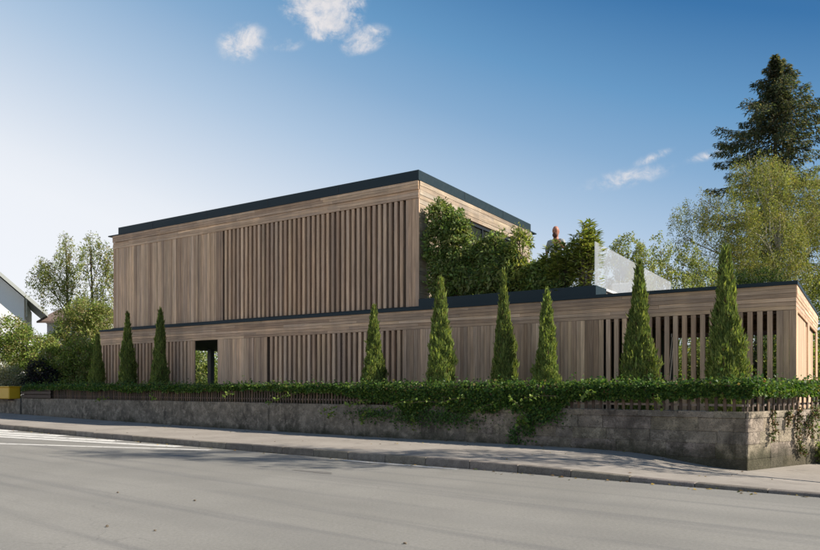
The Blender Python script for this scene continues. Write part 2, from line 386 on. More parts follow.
# ------------------------------------------------------------------ ground, road, pavement
gs = 900.0
tag(mesh_obj('ground', [(-gs, -gs, -0.45), (gs, -gs, -0.45), (gs, gs, -0.45), (-gs, gs, -0.45)], [(0, 1, 2, 3)], 'soil'), kind='structure')
def strip(name, s_list, n_list, zf, mat):
    vs = []; fs = []
    for s in s_list:
        for n in n_list: vs.append(ST(s, n, zf(s, n)))
    k = len(n_list)
    for i in range(len(s_list) - 1):
        for j in range(k - 1): fs.append((i * k + j, (i + 1) * k + j, (i + 1) * k + j + 1, i * k + j + 1))
    o = mesh_obj(name, vs, fs, mat, smooth=True); return o
sl = [x * 1.0 for x in range(-60, 91)]
road = tag(strip('road', sl, [KN + 0.1, 6, 9, 13, 20, 30], lambda s, n: road_z(s), 'asphalt'), kind='structure')
sl2 = [-60, -40, -25, -15] + [x * 0.4 for x in range(-30, 40)] + list(range(16, 91))
pav = tag(strip('pavement', sl2, [-14, -8, -5, -3, -2, -1.2, -0.6, 0, 0.4, 0.8, 1.2, 1.8, 2.5, 3.1, KN - 0.14], lambda s, n: pave_z(s, max(n, 0) if s > 0.2 else n) if s < 0.2 or n >= -0.6 else -0.4, 'pavement_asphalt'), kind='structure')
# kerb stones one by one
s = -12.0
while s < 50:
    Lk = 1.0; s1 = s + Lk - 0.012
    bm = bmesh.new(); vv = []
    for (ss, nn, top) in ((s, KN - 0.14, 1), (s1, KN - 0.14, 1), (s1, KN + 0.02, 1), (s, KN + 0.02, 1)):
        vv.append(bm.verts.new(Vector(ST(ss, nn, road_z(ss) + kerb_h(ss) + 0.006))))
    wv_ = [bm.verts.new(Vector(ST(ss, nn, road_z(ss) - 0.15))) for (ss, nn) in ((s, KN - 0.14), (s1, KN - 0.14), (s1, KN + 0.05), (s, KN + 0.05))]
    bm.faces.new(vv)
    for i in range(4): bm.faces.new((vv[i], wv_[i], wv_[(i + 1) % 4], vv[(i + 1) % 4]))
    bmesh.ops.bevel(bm, geom=[e for e in bm.edges if all(v in vv for v in e.verts)], offset=0.012, segments=1, affect='EDGES')
    bmesh.ops.recalc_face_normals(bm, faces=bm.faces)
    ctr = Vector(ST((s + s1) / 2, KN, 0)); bmesh.ops.translate(bm, vec=-ctr, verts=bm.verts)
    o = bm_obj('kerb_stone', bm, 'kerb_granite', pav, ctr)
    t = random.uniform(0.82, 1.15); o.color = (t, t * random.uniform(0.95, 1), t * random.uniform(0.9, 1), 1)
    o.location.z += random.uniform(-0.006, 0.004)
    s += Lk
# painted markings, 4 mm above the road
def paint(pts, name='road_marking'):
    n = len(pts) // 2; vs = []
    for (ss, nn) in pts: vs.append(ST(ss, nn, road_z(ss) + 0.004))
    fs = [(2 * i, 2 * i + 1, 2 * i + 3, 2 * i + 2) for i in range(n - 1)]
    return mesh_obj(name, vs, fs, 'road_paint', road)
def lin(p, q, w, k=12):
    pts = []; d = Vector(q) - Vector(p); nrm = Vector((-d.y, d.x)).normalized() * w / 2
    for i in range(k + 1):
        c = Vector(p) + d * i / k; pts += [tuple(c + nrm), tuple(c - nrm)]
    return pts
paint(lin((11.0, 4.12), (24.5, 9.4), 0.22))
for (sa, ln, w) in ((12.4, 12, .34), (15.2, 12, .42), (18.2, 11, .46), (21.4, 9, .5)):
    paint(lin((sa, KN + .32), (sa + ln, KN + .32 + ln * .19), w, 10))
paint(lin((4.1, KN + 0.26), (6.9, KN + 0.30), 0.10, 6))
paint(lin((1.0, 11.78), (14.0, 12.53), 0.15, 12))
# repair patch
simple('tar', (0.15, 0.142, 0.13), 0.8, var=0.2)
pv = []
for k in range(22):
    a = 2 * math.pi * k / 22; r = 1 + 0.25 * math.sin(3 * a + 1) + random.uniform(-.12, .12)
    pv.append(ST(5.9 + 0.45 * r * math.cos(a), 5.75 + 0.10 * r * math.sin(a), 0.004))
mesh_obj('tar_patch', pv, [tuple(range(22))[::-1]], 'tar', road)
# stray pebbles and leaves on the road
def pebble_mesh(seed):
    r = random.Random(seed); bm = bmesh.new(); bmesh.ops.create_icosphere(bm, subdivisions=1, radius=0.5)
    for v in bm.verts: v.co = Vector((v.co.x * r.uniform(.7, 1.2), v.co.y * r.uniform(.7, 1.2), v.co.z * r.uniform(.45, .8)))
    return bm
for (px, py, sz) in [(118, 493, .04), (107, 527, .045), (195, 501, .04), (155, 531, .035), (405, 544, .04)]:
    Y = EYE * FPX / (py - CYP); X = (px - CXP) / FPX * Y
    o = bm_obj('pebble', pebble_mesh(int(px)), 'kerb_granite', None, (X, Y, sz * 0.22))
    o.scale = (sz, sz, sz); t = random.uniform(0.4, 1.0); o.color = (t, t * .9, t * .75, 1)
    tag(o, 'small loose stone or crumb lying on the open asphalt road', 'pebble', 'loose crumbs on the road')
o = None
for i, (px, py) in enumerate([(3, 429.0), (7, 428.4), (10, 429.3), (13, 428.5), (17, 429.2), (20, 428.6)]):
    ss = 26.6 - i * 0.55; o = bm_obj('rubble_stone', pebble_mesh(100 + i), 'kerb_granite', None, ST(ss, KN + random.uniform(-.05, .25), road_z(ss) + 0.12))
    o.scale = (random.uniform(.4, .6), random.uniform(.3, .4), .34); o.rotation_euler = (0, 0, random.uniform(0, 3)); o.color = (1.25, 1.15, 1.0, 1)
    tag(o, 'pale broken stone in the heap of rubble along the kerb below the yellow box', 'stone', 'rubble stones at the kerb')

# fallen leaves in the gutter and along the foot of the wall
P, D = [], []
for i in range(420):
    r_ = random.random()
    if r_ < .45: s_, n_ = random.uniform(-4, 22), KN + .06 + random.expovariate(9); z_ = road_z(s_) + .006
    elif r_ < .85: s_, n_ = random.uniform(0.2, 22), .03 + random.expovariate(6); z_ = pave_z(s_, n_) + .008
    else: s_, n_ = random.uniform(-3, 18), random.uniform(.3, 3.3); z_ = pave_z(s_, n_) + .008
    P.append(ST(s_, n_, z_)); a = random.uniform(0, 6.28); D.append((math.cos(a), math.sin(a), random.uniform(0, .25)))
L = rng.uniform(.035, .08, len(P)); o = leaves('leaf_litter', P, D, np.tile((0, 0, 1.0), (len(P), 1)) + rng.normal(0, .25, (len(P), 3)), L, L * .7, tints(len(P), [(.22, .15, .05), (.12, .08, .04), (.30, .22, .06), (.10, .11, .04)], .25), 'dry_leaf')
tag(o, 'scattered dry leaves along the kerb and the foot of the wall', 'leaf litter', kind='stuff')
# garden terrain behind the wall
gv = [ST(0.3, -0.28, 0.93), ST(60, -0.28, 0.96), ST(300, -0.3, 1.2), ST(300, -420, 1.2), ST(-117, -420, 0.93), ST(-5.25, -19.2, 0.93)]
tag(mesh_obj('garden_ground', gv, [tuple(range(6))[::-1]], 'soil'), kind='structure')

b = MB_('bounce_gravel'); P_ = b.pos(); n1 = b.noise(P_, 40, 4, .7)
b.done(b.pbr(b.mix(n1, (.34, .32, .28), (.62, .59, .53)), .9, 0, b.bump(n1, .6, .02)))
tag(mesh_obj('bounce_bed', [ST(0.4, -.34, .945), ST(29.3, -.34, .955), ST(27, -7, .945), ST(0.1, -3.9, .945), ST(-0.45, -2.9, .945)], [(0, 4, 3, 2, 1)], 'bounce_gravel'), kind='structure')  # pale strip added to bounce sunlight onto the shaded timber front
# ------------------------------------------------------------------ garden wall
RD = Vector((0.8, 0.6)); RN = Vector((0.6, -0.8))                  # the wall's return beside the drive, and its outward side
def RT(t, n, z):
    p = A0 + RD * t + RN * n; return (p.x, p.y, z)
wall = empty('garden_wall', ST(0, 0, -0.1))
tag(wall, 'long weathered stone and render wall carrying the ivy-covered picket fence', 'wall')
wo_ = Vector(wall.location)
def sub(p): return Vector(p) - wo_
from mathutils import noise as mnoise
def face_grid(name, s0, s1, ds, fun, zlo, zhi, kz, amp, mat, n0=0.0, back=-0.3):
    """a wall stretch with an uneven rendered face; fun(s, n, z) gives the point"""
    ns = max(2, int((s1 - s0) / ds)); vs = []; fs = []
    for i in range(ns + 1):
        ss = s0 + (s1 - s0) * i / ns
        for k in range(kz + 1):
            z = zlo + (zhi - zlo) * k / kz
            d = mnoise.fractal(Vector((ss * 1.3, z * 1.9, 3.1)), 1.0, 2.0, 4) * amp + mnoise.noise(Vector((ss * 0.25, z * 0.6, 8))) * amp * 1.5
            zz = z if k < kz else z + mnoise.noise(Vector((ss * 1.1, 0.5, 2))) * 0.012
            vs.append(sub(fun(ss, n0 + d - 0.02 * k / kz, zz)))
        vs.append(sub(fun(ss, back, zhi))); vs.append(sub(fun(ss, back, zlo)))
    K = kz + 3
    for i in range(ns):
        for k in range(K):
            k2 = (k + 1) % K
            fs.append((i * K + k, i * K + k2, (i + 1) * K + k2, (i + 1) * K + k))
    fs.append(tuple(range(K))[::-1]); fs.append(tuple(ns * K + k for k in range(K)))
    o = mesh_obj(name, vs, fs, mat, wall)
    bm = bmesh.new(); bm.from_mesh(o.data); bmesh.ops.recalc_face_normals(bm, faces=bm.faces); bm.to_mesh(o.data); bm.free()
    return o
BL = 6.4
face_grid('rendered_face', BL, 29.5, 0.16, ST, -0.3, WALL_TOP, 9, 0.028, 'old_wall')
face_grid('wall_core', 0.03, BL - 0.02, 0.5, ST, -0.3, WALL_TOP - 0.012, 2, 0.0, 'old_wall', n0=-0.010)
face_grid('wall_core', 0.04, 12.0, 0.5, RT, -0.5, WALL_TOP - 0.012, 2, 0.0, 'stone', n0=-0.010)
def block(c, L, H, D, rz, tone, mat):
    bm = bmesh.new(); bm_box(bm, (0, 0, 0), (L, D, H), None, 0.006)
    for v in bm.verts: v.co += Vector((random.uniform(-.008, .008), random.uniform(-.005, .005), random.uniform(-.006, .006)))
    o = bm_obj('stone_block', bm, mat, wall, sub(c)); o.rotation_euler = (0, 0, rz)
    o.color = (tone, tone * random.uniform(.95, 1.0), tone * random.uniform(.88, 1.0), 1)
def courses(fun, s0, s1, rz, mat, zlo):
    z = WALL_TOP; hs = [0.13, 0.27, 0.24, 0.29, 0.26, 0.27, 0.3]
    for ci, h in enumerate(hs):
        if z < zlo: break
        s = s0
        while s < s1 - 0.05:
            L = min(random.uniform(0.38, 1.05) * (1.4 if ci == 0 else 1), s1 - s)
            if s1 - s - L < 0.15: L = s1 - s
            dep = 0.055; off = random.uniform(-0.003, 0.004) + (0.018 if ci == 0 else 0)
            c = fun(s + L / 2, -0.006 - dep / 2 + off, z - h / 2)
            block(c, L - 0.004, h - 0.004, dep, rz, random.uniform(0.95, 1.06), mat)
            s += L
        z -= h
RZ_F = math.atan2(WD.y, WD.x); RZ_R = math.atan2(RD.y, RD.x)
courses(ST, 0.045, BL, RZ_F, 'old_wall', -0.25)
courses(RT, 0.0, 5.0, RZ_R, 'stone', -0.4)
# neighbour's wall further along
nw = empty('neighbour_wall', ST(29.55, 0, 0)); wo_ = Vector(nw.location); wall_keep = wall; wall = nw
tag(nw, 'short grey concrete wall stretch under the yellow box', 'wall')
face_grid('rendered_face', 29.56, 48, 0.3, ST, -0.2, WALL_TOP - 0.03, 6, 0.012, 'old_wall', n0=0.06)
wall = wall_keep; wo_ = Vector(wall.location)

# ------------------------------------------------------------------ picket fence
fence = empty('picket_fence', ST(0, -0.15, WALL_TOP)); fo = Vector(fence.location)
tag(fence, 'dark weathered picket fence on the stone wall, half hidden by ivy', 'fence')
pm = [bmesh.new() for _ in range(3)]
pmesh = []
for q, bm in enumerate(pm):
    h = 0.50 + 0.02 * q; w = 0.058; d = 0.022
    prof = [(-w / 2, 0), (w / 2, 0), (w / 2, h - 0.03), (0, h), (-w / 2, h - 0.03)]
    f = [bm.verts.new((x, -d / 2, z)) for x, z in prof]; r = [bm.verts.new((x, d / 2, z)) for x, z in prof]
    bm.faces.new(f); bm.faces.new(r[::-1])
    for i in range(5): bm.faces.new((f[i], r[i], r[(i + 1) % 5], f[(i + 1) % 5]))
    bmesh.ops.recalc_face_normals(bm, faces=bm.faces)
    me = bpy.data.meshes.new('picket'); bm.to_mesh(me); bm.free(); me.materials.append(MATS['dark_timber' if q < 2 else 'brown_timber']); pmesh.append(me)
def picket(p, rz):
    o = bpy.data.objects.new('picket', random.choice(pmesh)); link(o, fence); o.location = Vector(p) - fo
    o.rotation_euler = (random.uniform(-.02, .02), random.uniform(-.035, .035), rz + random.uniform(-.05, .05))
s = 0.1
while s < 29.4:
    picket(ST(s, -0.10, WALL_TOP - 0.0), RZ_F); s += 0.118 if s > 3.5 else 0.17
s = 0.15
while s < 4.6:
    picket(RT(s, -0.10, WALL_TOP), RZ_R); s += 0.21
def rail(p, q, z, mat='grey_timber'):
    p = Vector(p); q = Vector(q); d = q - p; L = d.length
    o = bpy.data.objects.new('rail', box_mesh((L - 0.01, 0.05, 0.045), mat)); link(o, fence)
    o.location = (p + q) / 2 - fo; o.rotation_euler = (0, 0, math.atan2(d.y, d.x))
ss = 0.0
while ss < 29:
    e = min(ss + 2.9, 29.4)
    for z in (WALL_TOP + 0.12, WALL_TOP + 0.40): rail(ST(ss, -0.145, z), ST(e, -0.145, z), z)
    ss = e
for z in (WALL_TOP + 0.12, WALL_TOP + 0.40): rail(RT(0.03, -0.145, z), RT(5, -0.145, z), z)
# low dark fence on the neighbour's wall
nf = empty('board_fence', ST(29.6, -0.15, WALL_TOP)); 
tag(nf, 'low dark horizontal board fence beside the yellow box', 'fence')
for k in range(3):
    o = bpy.data.objects.new('board', box_mesh((2.6, 0.03, 0.13), 'dark_timber')); link(o, nf)
    o.location = Vector(ST(28.2, 0.02, WALL_TOP + 0.09 + 0.16 * k)) - Vector(nf.location); o.rotation_euler = (0, 0, RZ_F)
for ds in (27.1, 29.3):
    o = bpy.data.objects.new('post', box_mesh((0.08, 0.06, 0.56), 'dark_timber')); link(o, nf)
    o.location = Vector(ST(ds, -0.03, WALL_TOP + 0.27)) - Vector(nf.location); o.rotation_euler = (0, 0, RZ_F)

# ------------------------------------------------------------------ ivy over the fence
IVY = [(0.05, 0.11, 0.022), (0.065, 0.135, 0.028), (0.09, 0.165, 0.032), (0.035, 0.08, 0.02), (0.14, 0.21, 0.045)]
IVY_L = [(0.19, 0.27, 0.05), (0.24, 0.32, 0.07), (0.14, 0.21, 0.045)]
ivy = empty('ivy_hedge', ST(0, -0.1, WALL_TOP)); io = np.array(ivy.location)
tag(ivy, 'green ivy blanket running along the picket fence and spilling over the wall', 'ivy')
def hedge_depth(s):
    """how low the ivy hangs below its top at this place along the fence"""
    h = 0.20 + 0.10 * mnoise.noise(Vector((s * 0.6, 2.2, 0))) + 0.06 * mnoise.noise(Vector((s * 2.1, 5.2, 0)))
    h += 0.20 * sm(11.5, 9.5, s) * (1 - .62 * sm(4.6, 3.2, s))                                                    # thicker to the east
    bulge = sm(2.4, 4.0, s) * sm(10.3, 8.2, s)
    h += bulge * (0.22 + 0.30 * mnoise.noise(Vector((s * 1.3, 9.1, 0))) + 0.14 * mnoise.noise(Vector((s * 3.7, 1.1, 0))))
    return max(0.1, h)
def ivy_run(fun, s0, s1, per_m, nvec, fd=None):
    n = int((s1 - s0) * per_m); ss = rng.uniform(s0, s1, n); P = []; D = []; Nn = []; keep = []
    nv = np.array((nvec.x, nvec.y, 0.0))
    for i, x in enumerate(ss):
        top = 1.60 + 0.035 * mnoise.noise(Vector((x * 1.1, 0, 0))) + 0.03 * mnoise.noise(Vector((x * 4.0, 3, 0)))
        dp = fd(x) if fd else hedge_depth(x)
        q = random.random() ** 0.9
        z = top - q * dp * random.uniform(0.75, 1.12) + (random.expovariate(25) if q < 0.12 else 0)
        th = 0.11 + 0.05 * mnoise.noise(Vector((x * 0.9, z * 3, 4)))
        if q < 0.25: nn = random.uniform(-0.34, th)
        else: nn = th * random.uniform(0.35, 1.0) if random.random() < 0.8 else random.uniform(-.28, th)
        if z < WALL_TOP + 0.02: nn = max(nn * 0.5, 0.0) + random.uniform(0.02, 0.11)
        P.append(fun(x, nn - 0.04, z))
        up = 0.9 if q < 0.2 else 0.35
        nr = nv * random.uniform(0.3, 1.0) + np.array((0, 0, up * random.uniform(0.2, 1.4))) + rng.normal(0, 0.45, 3); Nn.append(nr)
        D.append(np.array((random.gauss(0, .8), random.gauss(0, .8), random.gauss(-0.35, .5))) + nv * 0.25)
    P = np.array(P) - io; L = rng.uniform(0.032, 0.082, n)
    T = tints(n, IVY, 0.22); hi = rng.random(n) < 0.12; T[hi] = tints(hi.sum(), IVY_L, 0.15); br = rng.random(n) < 0.03; T[br] = tints(br.sum(), [(.16, .10, .05), (.22, .17, .06)], .2)
    return leaves('foliage', P, D, Nn, L, L * rng.uniform(0.75, 1.05, n), T, 'glossy_leaf', ivy)
ivy_run(ST, -0.1, 9.8, 3900, WN)
ivy_run(ST, 9.8, 29.4, 1500, WN)
ivy_run(RT, 0, 5.0, 3000, RN, lambda x: 0.25 + 0.06 * mnoise.noise(Vector((x * 3, 0, 7))))
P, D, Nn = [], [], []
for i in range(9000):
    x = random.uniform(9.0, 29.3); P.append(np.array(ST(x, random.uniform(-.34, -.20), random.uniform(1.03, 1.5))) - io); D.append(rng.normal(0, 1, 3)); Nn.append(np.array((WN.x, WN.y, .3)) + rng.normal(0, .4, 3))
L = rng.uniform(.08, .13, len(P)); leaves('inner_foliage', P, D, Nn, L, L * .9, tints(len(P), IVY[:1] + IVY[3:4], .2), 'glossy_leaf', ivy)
# bright trailing shoots
sh_P, sh_D, sh_N, sh_L = [], [], [], []
shoot_bm = bmesh.new()
for (px, py, dxp, dyp) in [(355, 404, -32, 9), (300, 393, -16, 7), (293, 396, -20, 8), (420, 399, -30, 10), (440, 402, -26, 2), (498, 404, -16, 7), (530, 415, -8, 10), (527, 422, 6, 3), (560, 396, -34, 3), (418, 415, 1, 16), (600, 392, -14, 6), (660, 396, 5, 10), (240, 392, -10, 5), (375, 408, -8, 14), (340, 412, -6, 8), (470, 398, -24, 5), (110, 398, -8, 3), (155, 394, 5, 5), (372, 400, -20, 6), (395, 405, -26, 9), (512, 398, 12, 8)]:
    k = (px - CXP) / FPX; t = (A0.x - k * A0.y) / (k * WD.y - WD.x); Y = A0.y + t * WD.y
    k2 = (px + dxp - CXP) / FPX; t2 = (A0.x - k2 * A0.y) / (k2 * WD.y - WD.x)
    z0 = EYE + (CYP - py) * Y / FPX; z1 = EYE + (CYP - py - dyp) * (A0.y + t2 * WD.y) / FPX
    pts = []
    for i in range(9):
        f = i / 8; pts.append(Vector(ST(t + (t2 - t) * f, 0.16 + 0.10 * math.sin(f * 2.6), z0 + (z1 - z0) * f + 0.04 * math.sin(f * 3.1))))
    tube(shoot_bm, [p - Vector(io) for p in pts], [0.006] * 9, 4)
    for i in range(26):
        f = random.random() ** 0.8; j = min(7, int(f * 8)); p = pts[j].lerp(pts[j + 1], f * 8 - j)
        sh_P.append(np.array(p) + rng.normal(0, 0.03, 3) - io); sh_D.append(rng.normal(0, 1, 3)); sh_N.append(np.array((0.3 + random.gauss(0, .4), -0.4, 0.9))); sh_L.append(random.uniform(.06, .11))
sh_L = np.array(sh_L)
leaves('shoot_leaves', np.array(sh_P), sh_D, sh_N, sh_L, sh_L * 0.8, tints(len(sh_P), IVY_L, 0.15), 'leaf', ivy)
bm_obj('stem', shoot_bm, 'brown_timber', ivy)
# dark clinging ivy on the wall below the overhang
P, D, Nn = [], [], []
for (c_s, c_z, rs, rz_, cnt) in [(4.75, 0.66, .28, .30, 420), (4.35, 0.85, .5, .16, 420), (7.0, 0.78, 1.2, .2, 900), (9.4, 0.8, .8, .16, 500), (5.05, 0.38, .16, .22, 130), (8.2, 0.75, .6, .2, 380)]:
    for i in range(cnt):
        x = random.gauss(c_s, rs * .5); z = random.gauss(c_z, rz_ * .6)
        if z < 0.14: continue
        P.append(np.array(ST(x, random.uniform(0.03, 0.10), z)) - io); D.append((random.gauss(0, .6), random.gauss(0, .6), -0.7)); Nn.append(np.array((WN.x, WN.y, 0.35)) + rng.normal(0, .35, 3))
L = rng.uniform(.03, .07, len(P))
leaves('clinging_leaves', P, D, Nn, L, L * .9, tints(len(P), IVY[:4], .2), 'glossy_leaf', ivy)

# withered vines on the sunlit return
def vine(pts, label, cols, n_leaf, mat='dry_leaf', spread=0.035, size=(.035, .07)):
    o = empty('dry_vine', pts[0]); tag(o, label, 'vine', 'withered vines on the wall return'); oo = Vector(pts[0])
    bm = bmesh.new(); tube(bm, [Vector(p) - oo for p in pts], [0.012 - 0.008 * i / len(pts) for i in range(len(pts))], 5); bm_obj('stem', bm, 'bark', o)
    P = []
    for i in range(n_leaf):
        f = random.random() * (len(pts) - 1); j = min(len(pts) - 2, int(f)); p = Vector(pts[j]).lerp(Vector(pts[j + 1]), f - j)
        P.append(np.array(p - oo) + rng.normal(0, spread, 3) + np.array((RN.x, RN.y, 0)) * 0.03)
    L = rng.uniform(*size, n_leaf)
    leaves('leaf_cluster', P, rng.normal(0, 1, (n_leaf, 3)) + np.array((0, 0, -.8)), rng.normal(0, .6, (n_leaf, 3)) + np.array((RN.x, RN.y, .2)), L, L * .8, tints(n_leaf, cols, .2), mat, o)
DRY = [(0.15, 0.085, 0.05), (0.20, 0.12, 0.07), (0.07, 0.09, 0.03), (0.08, 0.10, 0.03), (0.12, 0.15, 0.04)]
vine([RT(0.88, .04, 1.05), RT(0.84, .05, .85), RT(0.87, .05, .65), RT(0.80, .05, .45)], 'short brown withered vine hanging straight down near the wall corner', DRY, 150)
vine([RT(1.52, .04, 1.05), RT(1.50, .05, .9), RT(1.47, .05, .72)], 'shortest tuft of brown vine under the fence between two longer vines', DRY, 110)
vine([RT(2.0, .04, 1.05), RT(1.9, .05, .8), RT(1.86, .05, .5), RT(2.0, .05, .25), RT(2.15, .05, .1)], 'long dark vine trailing almost to the ground on the wall return', DRY + [(0.05, 0.06, 0.025)], 330)
vine([RT(2.9, .04, 1.05), RT(2.6, .05, .95), RT(2.35, .05, .75), RT(2.45, .05, .5)], 'leafy dark vine spreading sideways below the fence rail', DRY + [(0.05, 0.075, 0.025)] * 2, 420, spread=0.07)

# ------------------------------------------------------------------ plants
def lobes_points(lobes, n, shell=0.6):
    """points spread through a set of ellipsoids, more towards their skins"""
    vol = np.array([l[3] * l[4] * l[5] for l in lobes]) ** 0.75; pick = rng.choice(len(lobes), n, p=vol / vol.sum())
    L = np.array(lobes, float)[pick]; u = unit(n); r = rng.random(n) ** (1 / 3.0); r = shell * (0.72 + 0.28 * rng.random(n)) + (1 - shell) * r
    return L[:, :3] + u * L[:, 3:6] * r[:, None], u
def clump_leaves(lobes, n_clump, per, sig, size, cols, weep=0.0, hi_cols=None, shell=0.6, aspect=0.5):
    C, U_ = lobes_points(lobes, n_clump, shell)
    n = n_clump * per; idx = np.repeat(np.arange(n_clump), per); P = C[idx] + rng.normal(0, 1, (n, 3)) * np.array(sig)
    if weep:
        ln = rng.uniform(0.3, 1.0, n_clump)[idx] * weep; f = rng.random(n); P = C[idx] + rng.normal(0, 1, (n, 3)) * np.array(sig) * np.array((.45, .45, .3)); P[:, 2] -= f * ln
        P[:, :2] += U_[idx][:, :2] * (f[:, None] ** .5) * 0.12
    D = rng.normal(0, 1, (n, 3)) + U_[idx] * 0.5; D[:, 2] -= (0.9 if weep else 0.1)
    Nn = rng.normal(0, 0.7, (n, 3)) + U_[idx] * 0.6 + np.array((0, 0, .5))
    T = tints(n, cols, .16) * (1 + rng.normal(0, .20, n_clump))[idx][:, None].clip(.5, 1.6)
    if hi_cols is not None:
        hm = (rng.random(n_clump) < .25)[idx]; T[hm] = tints(hm.sum(), hi_cols, .15)
    L = rng.uniform(size[0], size[1], n)
    return P, D, Nn, L, L * aspect * rng.uniform(.8, 1.2, n), np.clip(T, .004, 1)
def limb_tree(bm, base, top, r0, lobes, bend=0.3, trunk_top=0.75, seg=8, twigs=3):
    base = Vector(base); top = Vector(top); n = 8; pts = []
    for i in range(n + 1):
        f = i / n; p = base.lerp(top, f); p += Vector((math.sin(f * 4 + base.x) * bend * .3 * f, math.cos(f * 3.3 + base.y) * bend * .3 * f, 0)); pts.append(p)
    tube(bm, pts, [r0 * (1 - 0.85 * i / n) * (1.25 if i == 0 else 1) for i in range(n + 1)], seg)
    for l in lobes:
        c = Vector(l[:3]); 
        f = min(trunk_top, max(0.22, (c.z - base.z) / max(.1, (top.z - base.z)) - 0.22)); j = min(n - 1, int(f * n)); st = pts[j].lerp(pts[j + 1], f * n - j)
        mid = st.lerp(c, .5) + Vector((random.uniform(-.2, .2), random.uniform(-.2, .2), .25)) * (l[5] * .5); r = max(.015, r0 * (1 - .8 * f) * .45)
        tube(bm, [st, st.lerp(mid, .5), mid, mid.lerp(c, .6), c], [r, r * .85, r * .65, r * .45, r * .2], 6)
        for k in range(twigs):
            u = Vector((random.gauss(0, 1), random.gauss(0, 1), random.gauss(.2, .7))).normalized(); e = c + Vector((u.x * l[3], u.y * l[4], u.z * l[5])) * .85
            s_ = mid.lerp(c, random.uniform(.1, .9)); m_ = s_.lerp(e, .5) + Vector((0, 0, .12 * l[5]))
            tube(bm, [s_, m_, e], [r * .4, r * .25, r * .08], 4)
def plant(name, cat, label, loc, lobes, clumps, per, sig, size, cols, mat='leaf', weep=0.0, hi=None, shell=.6, aspect=.5, trunk=None, bark='bark', group=None, foliage='crown', twigs=3):
    o = empty(name, loc); tag(o, label, cat, group)
    bm = bmesh.new()
    if trunk: limb_tree(bm, (0, 0, -.05), trunk[0], trunk[1], lobes, twigs=twigs)
    else:
        for l in lobes:
            c = Vector(l[:3])
            for k in range(3):
                p0 = Vector((c.x * .3 + random.uniform(-.06, .06), c.y * .3 + random.uniform(-.06, .06), -.05)); e = c + Vector((random.uniform(-.6, .6) * l[3], random.uniform(-.6, .6) * l[4], l[5] * random.uniform(.2, .8)))
                tube(bm, [p0, p0.lerp(e, .5) + Vector((0, 0, .1)), e], [.025, .016, .005], 5)
    bm_obj('trunk' if trunk else 'stem', bm, bark, o, smooth=True)
    P, D, Nn, L, Wd, T = clump_leaves(lobes, clumps, per, sig, size, cols, weep, hi, shell, aspect)
    leaves(foliage, P, D, Nn, L, Wd, T, mat, o)
    return o
def at(px, Y, z=0.93):
    return ((px - CXP) / FPX * Y, Y, z)
def zpx(py, Y): return EYE + (CYP - py) * Y / FPX

# ------------------------------------------------------------------ the timber house
UD = Vector((-0.843, 0.538)).normalized(); VD = Vector((0.538, 0.843)).normalized()
CB = Vector(((796.3 - CXP) / FPX * 16.0, 16.0)); GZ = 0.93
def HB(u, v, z):
    p = CB + UD * u + VD * v; return (p.x, p.y, z)
def on_plane(px, v):
    k = (px - CXP) / FPX; p = CB + VD * v; u = (p.x - k * p.y) / (k * UD.y - UD.x); return u
house = empty('timber_house', (CB.x, CB.y, GZ), math.atan2(-UD.y, -UD.x))
tag(house, 'two-storey flat-roofed house clad in larch boards and slats with a planted terrace', 'house')
LARCH = [(0.676, 0.49, 0.348), (0.606, 0.432, 0.305), (0.756, 0.564, 0.41), (0.653, 0.483, 0.355), (0.543, 0.381, 0.269), (0.708, 0.52, 0.361), (0.574, 0.419, 0.308)]
TINT = [1.0, 1.0, 1.0]
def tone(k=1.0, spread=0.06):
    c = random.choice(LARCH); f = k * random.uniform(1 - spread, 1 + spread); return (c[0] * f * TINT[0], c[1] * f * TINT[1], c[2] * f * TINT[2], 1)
def hb(name, parent, u0, u1, v0, v1, z0, z1, mat):
    vs = [(-u, v, z - GZ) for u in (u0, u1) for v in (v0, v1) for z in (z0, z1)]
    return mesh_obj(name, vs, [(0, 1, 3, 2), (4, 6, 7, 5), (0, 4, 5, 1), (2, 3, 7, 6), (0, 2, 6, 4), (1, 5, 7, 3)], mat, parent)
def multi(name, parent, boxes, mat):
    bm = bmesh.new()
    for (u0, u1, v0, v1, z0, z1) in boxes: bm_box(bm, (-(u0 + u1) / 2, (v0 + v1) / 2, (z0 + z1) / 2 - GZ), (abs(u1 - u0), abs(v1 - v0), abs(z1 - z0)))
    return bm_obj(name, bm, mat, parent)
def vboard(name, parent, uc, w, vf, d, z0, z1, k=1.0, twist=0.0, mat='larch'):
    L = round(z1 - z0, 3)
    o = bpy.data.objects.new(name, box_mesh((L, d, round(w, 3)), mat)); link(o, parent)
    o.location = (-uc, vf + d / 2, (z0 + z1) / 2 - GZ); o.rotation_euler = (0, -math.pi / 2, twist); o.color = tone(k); return o
def vboards(parent, u0, u1, vf, z0, z1, k=1.0, wr=(0.085, 0.15), d=0.035, group=True):
    u = u0; run = 0; kk = 1
    while u < u1 - 0.02:
        w = round(random.uniform(*wr) / 0.01) * 0.01
        if u1 - u - w < 0.06: w = u1 - u
        if run <= 0: run = random.randint(1, 4); kk = random.uniform(.78, 1.2)
        run -= 1
        vboard('board', parent, u + w / 2, w - 0.005, vf + random.choice((0, 0.004, 0.009, 0.014)), d, z0, z1, k * kk); u += w
